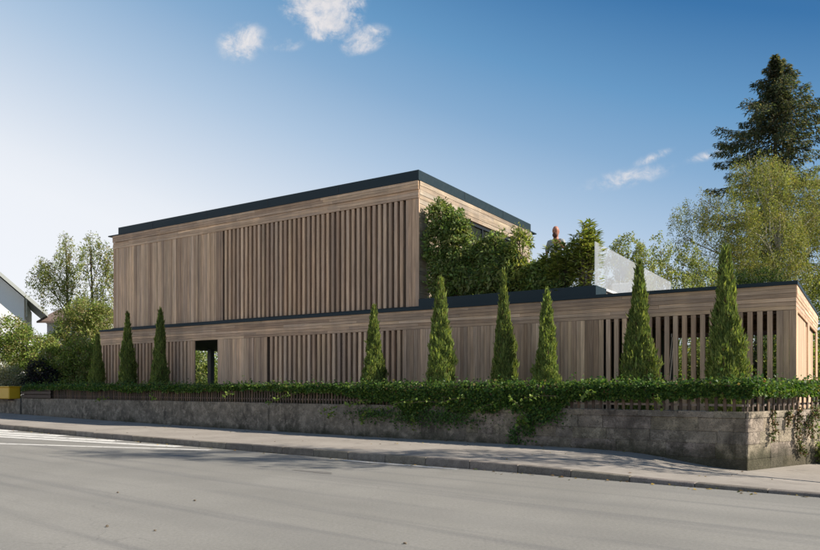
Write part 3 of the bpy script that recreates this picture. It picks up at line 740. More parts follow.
def hboards(parent, u0, u1, vf, z0, courses_, h, k=1.0, d=0.035, lens=(2.6, 4.4), offs=None, tones=None):
    for c in range(courses_):
        u = u0
        while u < u1 - 0.02:
            L = round(random.uniform(*lens), 1)
            if u1 - u - L < 1.0: L = u1 - u
            o = bpy.data.objects.new('board', box_mesh((round(L - 0.004, 3), d, round(h - 0.006, 3)), 'larch')); link(o, parent)
            o.location = (-(u + L / 2), vf + (offs[c] if offs else 0) + d / 2, z0 + h * (c + .5) - GZ); o.color = tone(k * (tones[c] if tones else 1.0)); u += L
def sboards(parent, uf, v0, v1, z0, courses_, h, k=1.0, d=0.035, offs=None, tones=None, lens=(2.4, 4.2), hole=None):
    for c in range(courses_):
        z = z0 + h * (c + .5); spans = [(v0, v1)]
        if hole and hole[2] < z < hole[3]: spans = [(v0, hole[0]), (hole[1], v1)]
        for a, bb in spans:
            v = a
            while v < bb - 0.02:
                L = round(random.uniform(*lens), 1)
                if bb - v - L < .8: L = bb - v
                o = bpy.data.objects.new('board', box_mesh((round(L - 0.004, 3), d, round(h - 0.006, 3)), 'larch')); link(o, parent)
                o.location = (-(uf + (offs[c] if offs else 0) + d / 2), v + L / 2, z - GZ); o.rotation_euler = (0, 0, math.pi / 2); o.color = tone(k * (tones[c] if tones else 1)); v += L
PITCH = 0.207
def slats(parent, u0, u1, v0, z0, z1, k=1.0):
    n = int(round((u1 - u0) / PITCH)); p = (u1 - u0) / n
    for i in range(n): vboard('slat', parent, u0 + p * (i + .5), 0.108, v0 + random.uniform(0, .004), 0.095, z0, z1, k * random.choice((.92, 1.0, 1.05, 1.1)), random.uniform(-.015, .015))

# upper storey
UF = 0.12; UU0, UU1 = 10.05, 24.95; LD = 8.6
up = multi('upper_storey', house, [(UU0 + 0.06, UU1 - 0.03, UF + .26, LD, 3.88, 7.755), (UU0 + 0.06, 10.55, UF + .04, UF + .26, 3.9, 7.755), (18.50, UU1 - 0.03, UF + .06, UF + .26, 3.9, 7.755), (10.55, 18.5, UF + .06, UF + .26, 7.24, 7.755)], 'backing_timber')
vboards(up, 18.50, UU1, UF, 3.955, 7.225, 1.0)
vboards(up, UU0, 10.52, UF, 3.955, 7.225, 1.0, (.11, .13))
FO = [0.0, 0.0, 0.012, -0.02, -0.02, -0.026]; FT = [0.95, 1.0, 1.06, 0.93, 0.98, 0.96]
hboards(up, UU0, UU1 + .01, UF - .01, 7.228, 6, 0.0878, 1.02, offs=FO, tones=FT)
scr = hb('slat_screen', house, 10.53, 18.49, UF + .15, UF + .19, 7.16, 7.22, 'dark_timber')
slats(scr, 10.58, 18.44, UF + .0, 3.965, 7.222)
hb('base_flashing', house, UU0 - .02, UU1 + .06, UF - .03, UF + .3, 3.905, 3.952, 'navy_metal')
rf = hb('roof', house, UU0 - .03, UU1 + .28, UF - .05, LD + .6, 7.758, 7.80, 'navy_metal')
hb('upstand', rf, UU0 - .02, 24.55, UF - .045, LD + .02, 7.80, 8.065, 'navy_metal')
hb('roof_surface', rf, UU0 + .2, 24.3, UF + .2, LD - .2, 8.066, 8.075, 'dark_soffit')
for u_ in (13.1, 16.2, 19.3, 22.4): hb('seam', rf, u_, u_ + .012, UF - .052, UF - .044, 7.802, 8.067, 'frame_metal')
for v_ in (3.0, 6.0): hb('seam', rf, UU0 - .027, UU0 - .019, v_, v_ + .012, 7.802, 8.067, 'frame_metal')
# sunlit east face of the upper storey
WV0, WV1, WZ0, WZ1 = 2.98, 7.27, 4.32, 7.15
TINT[:] = [0.81, 0.95, 1.06]  # same larch, coloured cooler and darker here to offset the warm sun
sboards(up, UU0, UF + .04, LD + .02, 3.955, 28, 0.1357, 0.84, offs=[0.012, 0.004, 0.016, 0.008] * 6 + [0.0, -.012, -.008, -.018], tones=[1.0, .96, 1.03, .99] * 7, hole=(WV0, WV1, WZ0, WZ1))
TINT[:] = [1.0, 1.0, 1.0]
win = multi('window', house, [(UU0 + .005, UU0 + .12, WV0, WV0 + .07, WZ0, WZ1), (UU0 + .005, UU0 + .12, WV1 - .07, WV1, WZ0, WZ1), (UU0 + .005, UU0 + .12, WV0 + .07, WV1 - .07, WZ1 - .08, WZ1), (UU0 + .005, UU0 + .12, WV0 + .07, WV1 - .07, WZ0, WZ0 + .07),
    (UU0 + .01, UU0 + .11, 4.38, 4.44, WZ0 + .07, WZ1 - .08), (UU0 + .01, UU0 + .11, 5.82, 5.88, WZ0 + .07, WZ1 - .08)], 'frame_metal')
for a, bb in ((WV0 + .07, 4.38), (4.44, 5.82), (5.88, WV1 - .07)): hb('pane', win, UU0 + .050, UU0 + .062, a, bb, WZ0 + .07, WZ1 - .08, 'window_glass')
lamp = multi('wall_lamp', house, [(UU0 - .12, UU0 + .0, 7.75, 7.85, 5.9, 6.1)], 'frame_metal')

# ground storey
LU1 = 25.65
low = multi('ground_storey', house, [(4.45, 18.60, .30, LD - .05, .9, 3.26), (4.45, 10.56, .045, .30, .9, 3.26), (16.20, 18.60, .045, .30, .9, 3.26)], 'backing_timber')
roof2 = multi('terrace_roof', house, [(4.42, LU1 - .04, .06, LD - .02, 3.265, 3.815)], 'dark_soffit')
multi('pergola_beam', house, [(.06, 4.42, .06, .20, 3.27, 3.815), (.06, .20, .20, LD - .02, 3.27, 3.815), (.20, 4.42, LD - .16, LD - .02, 3.27, 3.815)], 'dark_timber')
hb('sun_stop_sheet', house, .10, 4.42, .20, 8.0, 3.74, 3.80, 'dark_soffit')  # opaque sheet added over the louvres to keep sun off the slats
hb('sunpatch_mask_panel', house, 4.39, 4.445, .12, LD - .06, .9, 3.26, 'dark_soffit')  # dark panel added to mute sun patches on the wall behind it
lv = hb('louvre_roof', house, .20, .24, .21, LD - .17, 3.36, 3.40, 'dark_timber')
v = .5
while v < LD - .3:
    o = bpy.data.objects.new('louvre_blade', box_mesh((4.14, 0.03, 0.17), 'larch')); link(o, lv); o.location = (-(.25 + 4.40) / 2 - .0, v, 3.46 - GZ); o.rotation_euler = (.5, 0, 0); o.color = tone(.8); v += .36
vboards(low, 16.18, 18.64, 0.0, .9, 3.248, 1.0)
vboards(low, 4.38, 10.575, 0.0, .9, 3.248, 1.0)
vboards(low, 0.0, .40, 0.0, .9, 3.248, 1.0, (.12, .14))
vboards(low, 19.85, 20.26, 0.0, .9, 3.248, 1.0, (.12, .14))
hboards(low, 0.0, LU1, 0.0, 3.254, 6, 0.0938, 1.0, offs=[0.012, 0.008, 0.0, -.012, -.016, -.012], tones=[.98, 1.04, 1.14, .84, .87, .82])
for (nm, a, bb) in (('slat_screen', 20.30, 25.62), ('slat_screen', 10.60, 16.08), ('slat_screen', .43, 4.36)):
    sc_ = hb(nm, house, a - .02, bb + .02, .12, .16, 3.19, 3.25, 'dark_timber'); slats(sc_, a, bb, .0, .9, 3.25)
hb('left_end_post', house, LU1 - .05, LU1, .02, .14, .9, 3.25, 'dark_timber')
cap = multi('parapet_cap', house, [(-.03, LU1 + .03, -.045, .11, 3.818, 3.90), (-.03, .13, .11, LD + .03, 3.818, 3.90), (LU1 - .13, LU1 + .03, .11, LD + .03, 3.818, 3.90), (.13, LU1 - .13, LD - .13, LD + .03, 3.818, 3.90)], 'navy_metal')
hb('roof_membrane', house, .22, 4.55, .21, LD - .17, 3.816, 3.836, 'grey_plaster') if False else None
# east face of the ground storey
sboards(low, 0.0, .037, LD, 3.254, 6, 0.0938, 1.12, offs=[0.012, 0.008, 0.0, -.012, -.016, -.012])
def eboards(v0, v1, uf, z1, k=1.1):
    v = v0
    while v < v1 - .02:
        w = round(random.uniform(.1, .15), 2)
        if v1 - v - w < .06: w = round(v1 - v, 3)
        o = bpy.data.objects.new('board', box_mesh((round(z1 - .9, 3), .03, w - .006), 'larch')); link(o, low)
        o.location = (-(uf + .015), v + w / 2, (z1 + .9) / 2 - GZ); o.rotation_euler = (0, -math.pi / 2, math.pi / 2); o.color = tone(k); v += w
eboards(.04, .40, 0.0, 3.248); eboards(.42, 3.85, .05, 3.248); eboards(3.88, 4.55, 0.0, 3.248); eboards(4.58, 7.75, .09, 3.248); eboards(7.78, LD, 0.0, 3.248)
multi('carport_post', house, [(23.9, 24.12, 4.4, 4.62, .9, 3.26)], 'frame_metal')
multi('downpipe', house, [(24.55, 24.67, 5.0, 5.12, .9, 3.26)], 'white_metal')
multi('carport_post', house, [(25.3, 25.5, LD - .4, LD - .2, .9, 3.26)], 'larch')
# terrace
pl = multi('planter', house, [(4.57, 9.97, -.02, .02, 3.902, 4.15), (4.57, 9.97, .81, .85, 3.902, 4.15), (4.57, 4.61, .02, .81, 3.902, 4.15), (9.93, 9.97, .02, .81, 3.902, 4.15)], 'navy_metal')
hb('planter_soil', pl, 4.61, 9.93, .02, .81, 3.902, 4.08, 'soil')
hb('terrace_deck', house, 4.62, 10.04, .855, LD - .15, 3.82, 4.10, 'deck'); hb('deck_step', house, 4.7, 6.2, .86, 1.6, 4.10, 4.14, 'deck')
gb = multi('glass_balustrade', house, [(4.565, 4.625, .86, LD - .1, 4.10, 4.16)], 'white_metal')
gv0 = -.02
for i in range(4):
    L = (LD - .06 - gv0) / 4; hb('glass_pane', gb, 4.588, 4.606, gv0 + L * i + .006, gv0 + L * (i + 1) - .006, 4.16, 5.285, 'balustrade_glass')
# white lounge chair on the deck
ch = empty('lounge_chair', HB(5.35, 4.85, 4.10), math.atan2(-UD.y, -UD.x)); tag(ch, 'white lounge chair on the terrace seen through the glass balustrade', 'chair')
def cb(name, c, d, mat, bev=.03):
    bm = bmesh.new(); bm_box(bm, c, d, None, bev); return bm_obj(name, bm, mat, ch)
cb('seat', (0, 0, .34), (.72, .7, .18), 'white_fabric'); cb('backrest', (0, .32, .60), (.72, .14, .40), 'white_fabric')
cb('armrest', (-.40, 0, .46), (.1, .74, .1), 'white_fabric', .02); cb('armrest', (.40, 0, .46), (.1, .74, .1), 'white_fabric', .02)
for x in (-.33, .33):
    for y in (-.3, .3): cb('leg', (x, y, .125), (.05, .05, .25), 'white_metal', .005)

# ------------------------------------------------------------------ cypresses
def cypress_mesh(H, R, n, seed):
    r = np.random.default_rng(seed); h = r.random(n) ** 0.85; ang = r.random(n) * 2 * math.pi
    x_ = np.clip((h - .12) / .88, 0, 1); prof = np.where(h < .12, .86 + .14 * (h / .12), (1 - x_) ** (.78, 1.0, .70, .90)[seed % 4] * (1 - .10 * np.sin(x_ * 9 + seed)))
    lump = 1 + .07 * np.sin(ang * 2 + h * 5 + 3 * seed) + .15 * np.sin(ang * 3 + h * 11 + seed) + .12 * np.sin(ang * 5 - h * 27 + 2 * seed) + .10 * np.sin(h * 55 + ang * 4 + seed)
    rr = R * prof * lump * (0.50 + .54 * r.random(n) ** .6) + .006
    P = np.stack([rr * np.cos(ang), rr * np.sin(ang), h * H * .97], 1)
    out = np.stack([np.cos(ang), np.sin(ang), np.zeros(n)], 1)
    D = out * r.uniform(.15, .65, (n, 1)) + np.array((0, 0, 1.0)) + r.normal(0, .22, (n, 3)); Nn = out + r.normal(0, .5, (n, 3))
    T = np.array([(0.185, .245, .066), (.225, .285, .078), (.13, .19, .055), (.30, .345, .10)])[r.integers(0, 4, n)] * (1 + r.normal(0, .18, (n, 1)))
    brown = r.random(n) < .05; T[brown] = (.13, .10, .05)
    L = r.uniform(.045, .115, n) * np.where(r.random(n) < .05, 2.0, 1)
    return P, D, Nn, L, L * r.uniform(.22, .36, n), np.clip(T, .005, 1)
protos = []
for q in range(4):
    H, R = 3.5, .46; P, D, Nn, L, Wd, T = cypress_mesh(H, R, 30000, q + 1)
    o = leaves('crown', P, D, Nn, L, Wd, T, 'needle'); bm = bmesh.new(); tube(bm, [(0, 0, -.1), (.01, 0, 1.2), (-.01, .01, 2.4), (0, 0, 3.35)], [.055, .045, .025, .006], 6)
    t = bm_obj('trunk', bm, 'bark'); protos.append((o.data, t.data)); bpy.data.objects.remove(o); bpy.data.objects.remove(t)
CYPRESSES = [(97, 334, -.62, .67, 'slim cypress at the far carport end of the slatted house front'),
       (128, 312, -.72, .82, 'dark cypress before the carport slats, next to the slim end cypress'),
       (159, 309, -.75, .74, 'cypress before the carport slats nearest the open passage'),
       (374, 306, -1.15, .79, 'cypress standing alone before the long slat screen under the upper storey'),
       (441, 278, -1.2, .83, 'cypress below the corner of the upper storey'),
       (505, 270, -1.2, .76, 'tall slender cypress below the planter, between a wide and a small cypress'),
       (546, 290, -1.2, .75, 'small feathery cypress below the man on the terrace'),
       (639, 262, -1.25, .91, 'cypress in front of the glass balustrade'),
       (727, 247, -1.25, .90, 'tallest cypress before the open pergola slats')]
for i, (px, py, vv, dia, lab) in enumerate(CYPRESSES):
    u = on_plane(px, vv); p = HB(u, vv, GZ); top = zpx(py, p[1]); Hh = top - GZ
    e = empty('cypress', p, random.uniform(0, 6)); tag(e, lab, 'cypress', 'cypresses along the house front'); e.rotation_euler = (random.uniform(-.02, .02), random.uniform(-.02, .02), random.uniform(0, 6))
    a, bb = protos[(i * 3 + 1) % 4]
    for nm, me in (('crown', a), ('trunk', bb)):
        o = bpy.data.objects.new(nm, me); link(o, e); o.scale = (dia / .92 * .88, dia / .92 * .88, Hh / 3.48)
        if nm == 'crown': o['kind'] = 'stuff'; k_ = random.uniform(.9, 1.1); o.color = (k_, k_, k_, 1)

# ------------------------------------------------------------------ terrace planting
DARKG = [(0.132, 0.203, 0.057), (0.176, 0.246, 0.074), (0.101, 0.158, 0.049), (0.228, 0.29, 0.097)]
PALEG = [(0.218, 0.253, 0.092), (0.276, 0.293, 0.115), (0.184, 0.218, 0.081)]
OLE = [(0.22, 0.259, 0.061), (0.286, 0.319, 0.077), (0.154, 0.204, 0.05), (0.352, 0.374, 0.11)]
def tplant(px, v, lobes, **kw):
    u = on_plane(px, v); return u
def shrub(label, u, v, lobes, clumps, per, size, cols, hi, aspect=.42, mat='glossy_leaf', sig=(.07, .07, .07), name='terrace_shrub'):
    o = plant(name, 'shrub', label, HB(u, v, 4.08), lobes, clumps, per, sig, size, cols, mat, hi=hi, shell=.55, aspect=aspect, foliage='foliage', group=None)
    o.rotation_euler = (0, 0, math.atan2(-UD.y, -UD.x)); return o
shrub('tall dark green shrub climbing beside the corner of the upper storey', 9.28, .50, [(0, 0, .8, .60, .42, .8), (-.28, 0, 1.7, .46, .40, .75), (-.22, 0, 2.5, .40, .34, .60), (.30, 0, 1.5, .5, .4, .8), (.28, .02, 2.2, .42, .34, .5), (-.30, 0, .5, .36, .35, .5), (.65, 0, .7, .45, .38, .7), (.75, 0, 1.4, .35, .3, .5)], 900, 14, (.09, .18), DARKG, PALEG)
shrub('bushy mid green shrub before the window, beside the tall climbing shrub', 7.75, .5, [(0, 0, .55, .60, .42, .6), (.1, 0, 1.15, .40, .36, .5), (-.30, .05, 1.3, .30, .30, .55), (.35, 0, .6, .5, .38, .5), (.15, 0, 1.65, .2, .2, .3)], 430, 13, (.09, .20), DARKG + PALEG[:1], PALEG)
shrub('yellow-green shrub with upright shoots before the window', 6.85, .5, [(-.1, 0, .55, .5, .4, .55), (-.05, 0, 1.30, .28, .28, .55), (-.38, 0, 1.0, .26, .28, .5), (-.05, 0, 1.75, .16, .16, .28), (.25, 0, .5, .3, .3, .4)], 300, 12, (.10, .22), OLE + DARKG[:1], OLE, aspect=.28)
shrub('low dark shrub in the planter between the window and the man', 6.12, .45, [(0, 0, .45, .48, .4, .5), (.3, 0, .35, .35, .3, .4), (-.3, 0, .4, .35, .3, .45)], 380, 12, (.08, .16), DARKG, DARKG[3:])
def oleander(label, u, v, shoots, Hh, spread, n_low):
    o = empty('oleander', HB(u, v, 4.08)); tag(o, label, 'shrub', None); P, D, Nn, L = [], [], [], []; bm = bmesh.new()
    for i in range(shoots):
        a = random.uniform(0, 6.28); r = spread * random.random() ** .6; h = Hh * random.uniform(.5, 1.0) * (1 - .38 * (r / spread) ** 2)
        tip = Vector((math.cos(a) * r, math.sin(a) * r * .75, h)); b0 = Vector((math.cos(a) * .1, math.sin(a) * .1, 0)); tube(bm, [b0, b0.lerp(tip, .5) + Vector((0, 0, .1)), tip], [.016, .011, .005], 4)
        for k in range(3):
            pt = b0.lerp(tip, 1 - k * .13)
            for j in range(9):
                aa = random.uniform(0, 6.28); d = Vector((math.cos(aa), math.sin(aa), random.uniform(.0, .9) if k == 0 else random.uniform(-.2, .5))); P.append(pt + Vector((0, 0, random.uniform(-.04, .04)))); D.append(d); Nn.append((random.gauss(0, .3), random.gauss(0, .3), 1)); L.append(random.uniform(.15, .26))
    for i in range(n_low):
        a = random.uniform(0, 6.28); r = spread * random.random() ** .5; P.append(Vector((math.cos(a) * r, math.sin(a) * r * .7, random.uniform(.02, Hh * .72)))); D.append((random.gauss(0, 1), random.gauss(0, 1), random.uniform(-.3, .6))); Nn.append((random.gauss(0, .5), random.gauss(0, .5), 1)); L.append(random.uniform(.1, .2))
    L = np.array(L); bm_obj('stem', bm, 'bark', o); leaves('foliage', np.array([tuple(p) for p in P]), np.array([tuple(d) for d in D]), np.array(Nn), L, L * .24, tints(len(P), OLE, .2), 'leaf', o)
oleander('long-leaved yellow-green oleander in front of the man', 5.66, .42, 52, 1.40, .60, 1000)
oleander('tallest long-leaved oleander at the planter end beside the glass balustrade', 5.0, .42, 58, 1.95, .42, 1200)

# ------------------------------------------------------------------ man on the terrace
mu = on_plane(556, 1.15); mp = HB(mu, 1.15, 4.14)
man = empty('person', mp, math.radians(-28)); tag(man, 'bald bearded man in a grey shirt standing behind the terrace plants', 'person')
def skin_mesh(name, verts, edges, radii, mat, root=0):
    me = bpy.data.meshes.new(name); me.from_pydata(verts, edges, []); o = bpy.data.objects.new(name, me); link(o, man); me.materials.append(MATS[mat])
    m_ = o.modifiers.new('skin', 'SKIN'); m_.use_smooth_shade = True
    for i, sv in enumerate(me.skin_vertices[0].data): sv.radius = radii[i] if isinstance(radii[i], tuple) else (radii[i], radii[i]); sv.use_root = (i == root)
    ss = o.modifiers.new('sub', 'SUBSURF'); ss.levels = 2; ss.render_levels = 2; return o
BV = [(0, 0, 1.0), (0, 0, 1.2), (0, -.01, 1.42), (0, 0, 1.56), (0, -.01, 1.66), (0, -.025, 1.76), (0, -.02, 1.87), (0, -.015, 1.945),
      (-.20, 0, 1.50), (-.27, .02, 1.22), (-.23, -.15, 1.02), (.20, 0, 1.50), (.28, -.05, 1.26), (.20, -.24, 1.38),
      (-.11, 0, .95), (-.13, -.02, .52), (-.13, .02, .09), (.11, 0, .95), (.13, -.02, .52), (.13, .02, .09), (-.13, -.14, .04), (.13, -.14, .04),
      (-.21, -.22, .97), (.19, -.30, 1.44), (0, -.115, 1.775), (-.095, 0, 1.785), (.095, 0, 1.785)]
BE = [(0, 1), (1, 2), (2, 3), (3, 4), (4, 5), (5, 6), (6, 7), (2, 8), (8, 9), (9, 10), (2, 11), (11, 12), (12, 13), (0, 14), (14, 15), (15, 16), (0, 17), (17, 18), (18, 19), (16, 20), (19, 21), (10, 22), (13, 23), (5, 24), (5, 25), (5, 26)]
BR = [(.15, .11), (.14, .1), (.17, .11), (.08, .07), .062, (.080, .098), (.088, .11), (.055, .07), .062, .048, .034, .062, .048, .034, .092, .062, .045, .092, .062, .045, .035, .035, .03, .03, .014, .014, .014]
skin_mesh('body', BV, BE, BR, 'skin')
skin_mesh('shirt', [BV[i] for i in (0, 1, 2, 3, 8, 9, 11, 12)], [(0, 1), (1, 2), (2, 3), (2, 4), (4, 5), (2, 6), (6, 7)], [(.175, .13), (.165, .125), (.19, .13), (.085, .08), .078, .066, .078, .066], 'shirt_grey')
skin_mesh('trousers', [BV[i] for i in (0, 14, 15, 16, 17, 18, 19)], [(0, 1), (1, 2), (2, 3), (0, 4), (4, 5), (5, 6)], [(.165, .125), .108, .08, .066, .108, .08, .066], 'trouser_blue')
bm = bmesh.new(); bmesh.ops.create_uvsphere(bm, u_segments=12, v_segments=8, radius=1)
for vtx in bm.verts: vtx.co = Vector((vtx.co.x * .080, vtx.co.y * .060 - .090, vtx.co.z * .080 + 1.680))
bm_obj('beard', bm, 'beard_hair', man, smooth=True)
for x in (-.034, .034):
    bm = bmesh.new(); bmesh.ops.create_uvsphere(bm, u_segments=8, v_segments=6, radius=.013); bm_obj('eye', bm, 'frame_metal', man, (x, -.112, 1.80))

# ------------------------------------------------------------------ trees and bushes behind
BIR = [(0.205, 0.256, 0.076), (0.278, 0.314, 0.095), (0.154, 0.205, 0.066), (0.344, 0.359, 0.125), (0.248, 0.248, 0.109)]
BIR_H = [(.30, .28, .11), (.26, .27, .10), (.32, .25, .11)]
WIL = [(0.244, 0.275, 0.067), (0.293, 0.311, 0.083), (0.189, 0.22, 0.059), (0.342, 0.336, 0.104), (0.146, 0.171, 0.051)]
BUSH = [(0.175, 0.25, 0.053), (0.237, 0.319, 0.069), (0.125, 0.188, 0.043), (0.3, 0.362, 0.088)]
def lob(px, py, rx, ry, Y0, dY=0.0, base=GZ, cx=0.0, depth=None):
    """a crown lobe from its place and size in the photo at distance Y0 (+dY)"""
    Y = Y0 + dY; x = (px - CXP) / FPX * Y - cx; return (x, dY, zpx(py, Y) - base, rx * Y / FPX, depth or rx * Y / FPX * .9, ry * Y / FPX)
Y = 35.0; cx = at(772, Y)[0]
plant('weeping_birch', 'tree', 'large pale green weeping tree behind the pergola, below the dark spruce', at(772, Y),
      [lob(*l, Y, dY, cx=cx) for l, dY in [((762, 182, 34, 30), 0), ((795, 200, 34, 40), .5), ((730, 215, 32, 30), -.5), ((690, 215, 20, 17), 0), ((703, 200, 18, 14), .5), ((765, 235, 44, 38), -1), ((812, 250, 36, 46), 0), ((725, 260, 34, 32), 0), ((745, 165, 14, 12), 0), ((835, 200, 30, 50), .8), ((780, 275, 40, 30), -.5), ((768, 160, 18, 14), .3), ((683, 238, 9, 14), 0)]],
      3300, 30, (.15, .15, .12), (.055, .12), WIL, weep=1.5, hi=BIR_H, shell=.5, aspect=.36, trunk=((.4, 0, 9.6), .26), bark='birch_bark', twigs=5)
Y = 30.0; cx = at(622, Y)[0]
plant('birch_tree', 'tree', 'rounded green tree rising right behind the glass balustrade', at(622, Y), [lob(*l, Y, cx=cx) for l in [((628, 252, 17, 22), ), ((640, 262, 14, 20), ), ((614, 262, 13, 18), ), ((628, 290, 26, 26), )] for l in l] if False else [lob(628, 250, 15, 21, Y, cx=cx), lob(641, 262, 13, 20, Y, cx=cx), lob(615, 262, 12, 17, Y, cx=cx), lob(628, 295, 26, 28, Y, cx=cx)],
      520, 20, (.13, .13, .13), (.07, .13), BIR, weep=.5, hi=WIL, shell=.5, aspect=.45, trunk=((0, 0, 6.3), .13))
Y = 31.5; cx = at(668, Y)[0]
plant('birch_tree', 'tree', 'thin airy tree between the glass balustrade and the weeping tree', at(668, Y), [lob(660, 245, 11, 17, Y, cx=cx), lob(676, 258, 12, 14, Y, .4, cx=cx), lob(655, 270, 13, 14, Y, cx=cx), lob(690, 252, 10, 13, Y, .3, cx=cx), lob(672, 285, 26, 18, Y, cx=cx), lob(700, 275, 16, 20, Y, cx=cx)],
      430, 18, (.12, .12, .12), (.07, .13), BIR, weep=.45, hi=WIL, shell=.45, aspect=.45, trunk=((0, 0, 6.0), .11))
Y = 27.0; cx = at(755, Y)[0]
plant('dark_yew', 'tree', 'dark green yew top peeping over the pergola roof', at(755, Y), [lob(757, 277, 22, 9, Y, cx=cx), lob(770, 284, 16, 10, Y, cx=cx), lob(742, 287, 16, 8, Y, cx=cx), lob(756, 330, 30, 40, Y, cx=cx)],
      420, 22, (.14, .14, .06), (.06, .12), [(.02, .045, .014), (.03, .06, .018), (.04, .07, .02)], mat='needle', shell=.5, aspect=.3, trunk=((0, 0, 4.2), .12))
# spruce
def spruce(px, Y, top_py, half_px, label):
    base = at(px, Y); H = zpx(top_py, Y) - GZ; o = empty('spruce', base); tag(o, label, 'spruce'); R = half_px * Y / FPX
    bm = bmesh.new(); tube(bm, [(0, 0, -.1), (.05, 0, H * .35), (-.03, .02, H * .7), (0, 0, H * .99)], [.32, .24, .12, .015], 8)
    P, D, Nn, L, T = [], [], [], [], []
    z = H * .30
    while z < H * .985:
        f = 1 - z / H; nb = 5; r_lev = R * min(1.0, f / .21) ** 1.2 + .03
        a0 = random.uniform(0, 6.28)
        for k in range(nb):
            a = a0 + k * 6.283 / nb + random.uniform(-.25, .25); Lb = r_lev * random.choice((.45, .7, .95, 1.15)) * random.uniform(.85, 1.1)
            pts = []
            for i in range(7):
                q = i / 6; pts.append(Vector((math.cos(a) * Lb * q, math.sin(a) * Lb * q, z + random.uniform(-.02, .02) + Lb * (.25 * q - .75 * q * q + .52 * q ** 3) + .25 * f)))
            tube(bm, pts, [.05 * (1 - i / 7) * (f + .3) + .008 for i in range(7)], 4)
            ns = int(60 + 120 * Lb)
            for j in range(ns):
                q = random.random() ** .75; i = min(5, int(q * 6)); p = pts[i].lerp(pts[i + 1], q * 6 - i); side = random.uniform(-1, 1) * (.16 + .42 * (1 - abs(q - .55))) * min(1, Lb * .45)
                p = p + Vector((-math.sin(a) * side, math.cos(a) * side, -abs(random.gauss(0, .30)) * (1.1 - .5 * q) - abs(side) * .2))
                P.append(tuple(p)); D.append((math.cos(a) * .7 + random.gauss(0, .5) - math.sin(a) * side, math.sin(a) * .7 + random.gauss(0, .5) + math.cos(a) * side, random.uniform(-1.0, .15))); Nn.append((random.gauss(0, .5), random.gauss(0, .5), 1)); L.append(random.uniform(.14, .32))
        z += random.uniform(.5, .8) * (.40 + 1.5 * min(f, .5))
    n = len(P); L = np.array(L); T = tints(n, [(0.071, 0.098, 0.059), (0.094, 0.115, 0.073), (0.126, 0.138, 0.087), (0.055, 0.078, 0.05), (0.22, 0.188, 0.112)], .2)
    cone = []
    bm_obj('trunk', bm, 'bark', o); leaves('crown', P, D, Nn, L, L * .32, T, 'needle', o)
spruce(776, 46, 50, 60, 'tall dark spruce with ragged tiers rising above the weeping tree')
# street tree on the drive just east of the picture: it casts the dappled shade on pavement and road
plant('street_tree', 'tree', 'slender street tree on the drive east of the wall corner', (11.2, 11.3, -.2), [(.2, .1, 4.9, 1.2, 1.1, .9), (0, .3, 6.3, 1.4, 1.3, 1.0), (.3, .2, 7.8, 1.5, 1.3, 1.1), (-.3, -.2, 9.4, 1.5, 1.4, 1.2), (.2, .3, 11.2, 1.6, 1.4, 1.2), (0, .2, 12.8, 1.3, 1.2, 1.0)], 620, 15, (.14, .14, .12), (.08, .14), BUSH, shell=.4, aspect=.55, trunk=((0, 0, 11.5), .12))
# left: birches
Y = 40.0; cx = at(66, Y)[0]
plant('birch_tree', 'tree', 'tall loose birch with hanging twigs beside the white gable house', at(66, Y), [lob(70, 250, 14, 16, Y, cx=cx), lob(58, 268, 18, 16, Y, cx=cx), lob(42, 265, 10, 10, Y, cx=cx), lob(50, 285, 14, 14, Y, cx=cx), lob(74, 285, 13, 20, Y, cx=cx), lob(66, 236, 6, 8, Y, cx=cx), lob(34, 275, 6, 10, Y, cx=cx), lob(72, 310, 16, 14, Y, cx=cx)],
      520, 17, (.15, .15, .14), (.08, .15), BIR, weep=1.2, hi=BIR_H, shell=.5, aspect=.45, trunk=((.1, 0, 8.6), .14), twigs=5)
Y = 39.0; cx = at(92, Y)[0]
plant('birch_tree', 'tree', 'upright birch with a straight dark stem close to the house end', at(92, Y), [lob(92, 242, 9, 12, Y, cx=cx), lob(103, 252, 9, 14, Y, cx=cx), lob(87, 262, 9, 13, Y, cx=cx), lob(105, 285, 12, 25, Y, cx=cx), lob(92, 300, 16, 14, Y, cx=cx), lob(110, 262, 8, 20, Y, cx=cx), lob(98, 325, 16, 18, Y, cx=cx)],
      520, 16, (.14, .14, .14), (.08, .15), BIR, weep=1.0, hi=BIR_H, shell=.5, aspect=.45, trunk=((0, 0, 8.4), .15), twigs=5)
# left bushes behind the wall
def bush(name, label, px, Y, lobes, clumps, cols, hi=None, size=(.07, .13), per=16, mat='leaf', group=None):
    cx = at(px, Y)[0]; return plant(name, 'bush', label, at(px, Y), [lob(*l, Y, cx=cx) for l in lobes], clumps, per, (.10, .10, .09), size, cols, mat, hi=hi, shell=.55, aspect=.55, foliage='foliage', group=group)
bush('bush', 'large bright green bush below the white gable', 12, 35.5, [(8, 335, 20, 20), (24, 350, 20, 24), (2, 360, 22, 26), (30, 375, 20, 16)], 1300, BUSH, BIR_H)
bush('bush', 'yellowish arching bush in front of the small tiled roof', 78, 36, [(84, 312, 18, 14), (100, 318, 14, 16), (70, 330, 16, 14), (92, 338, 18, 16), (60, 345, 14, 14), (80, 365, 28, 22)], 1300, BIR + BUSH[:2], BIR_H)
bush('bush', 'sprawling green bush above the dark fence', 70, 34, [(58, 362, 18, 16), (80, 356, 18, 20), (76, 378, 24, 14), (96, 365, 12, 20), (46, 345, 10, 10), (60, 388, 30, 10)], 1400, [(.26, .33, .075), (.32, .38, .10), (.19, .26, .06)], BIR_H)  # leaf colours lightened to offset the house's shadow on this bush
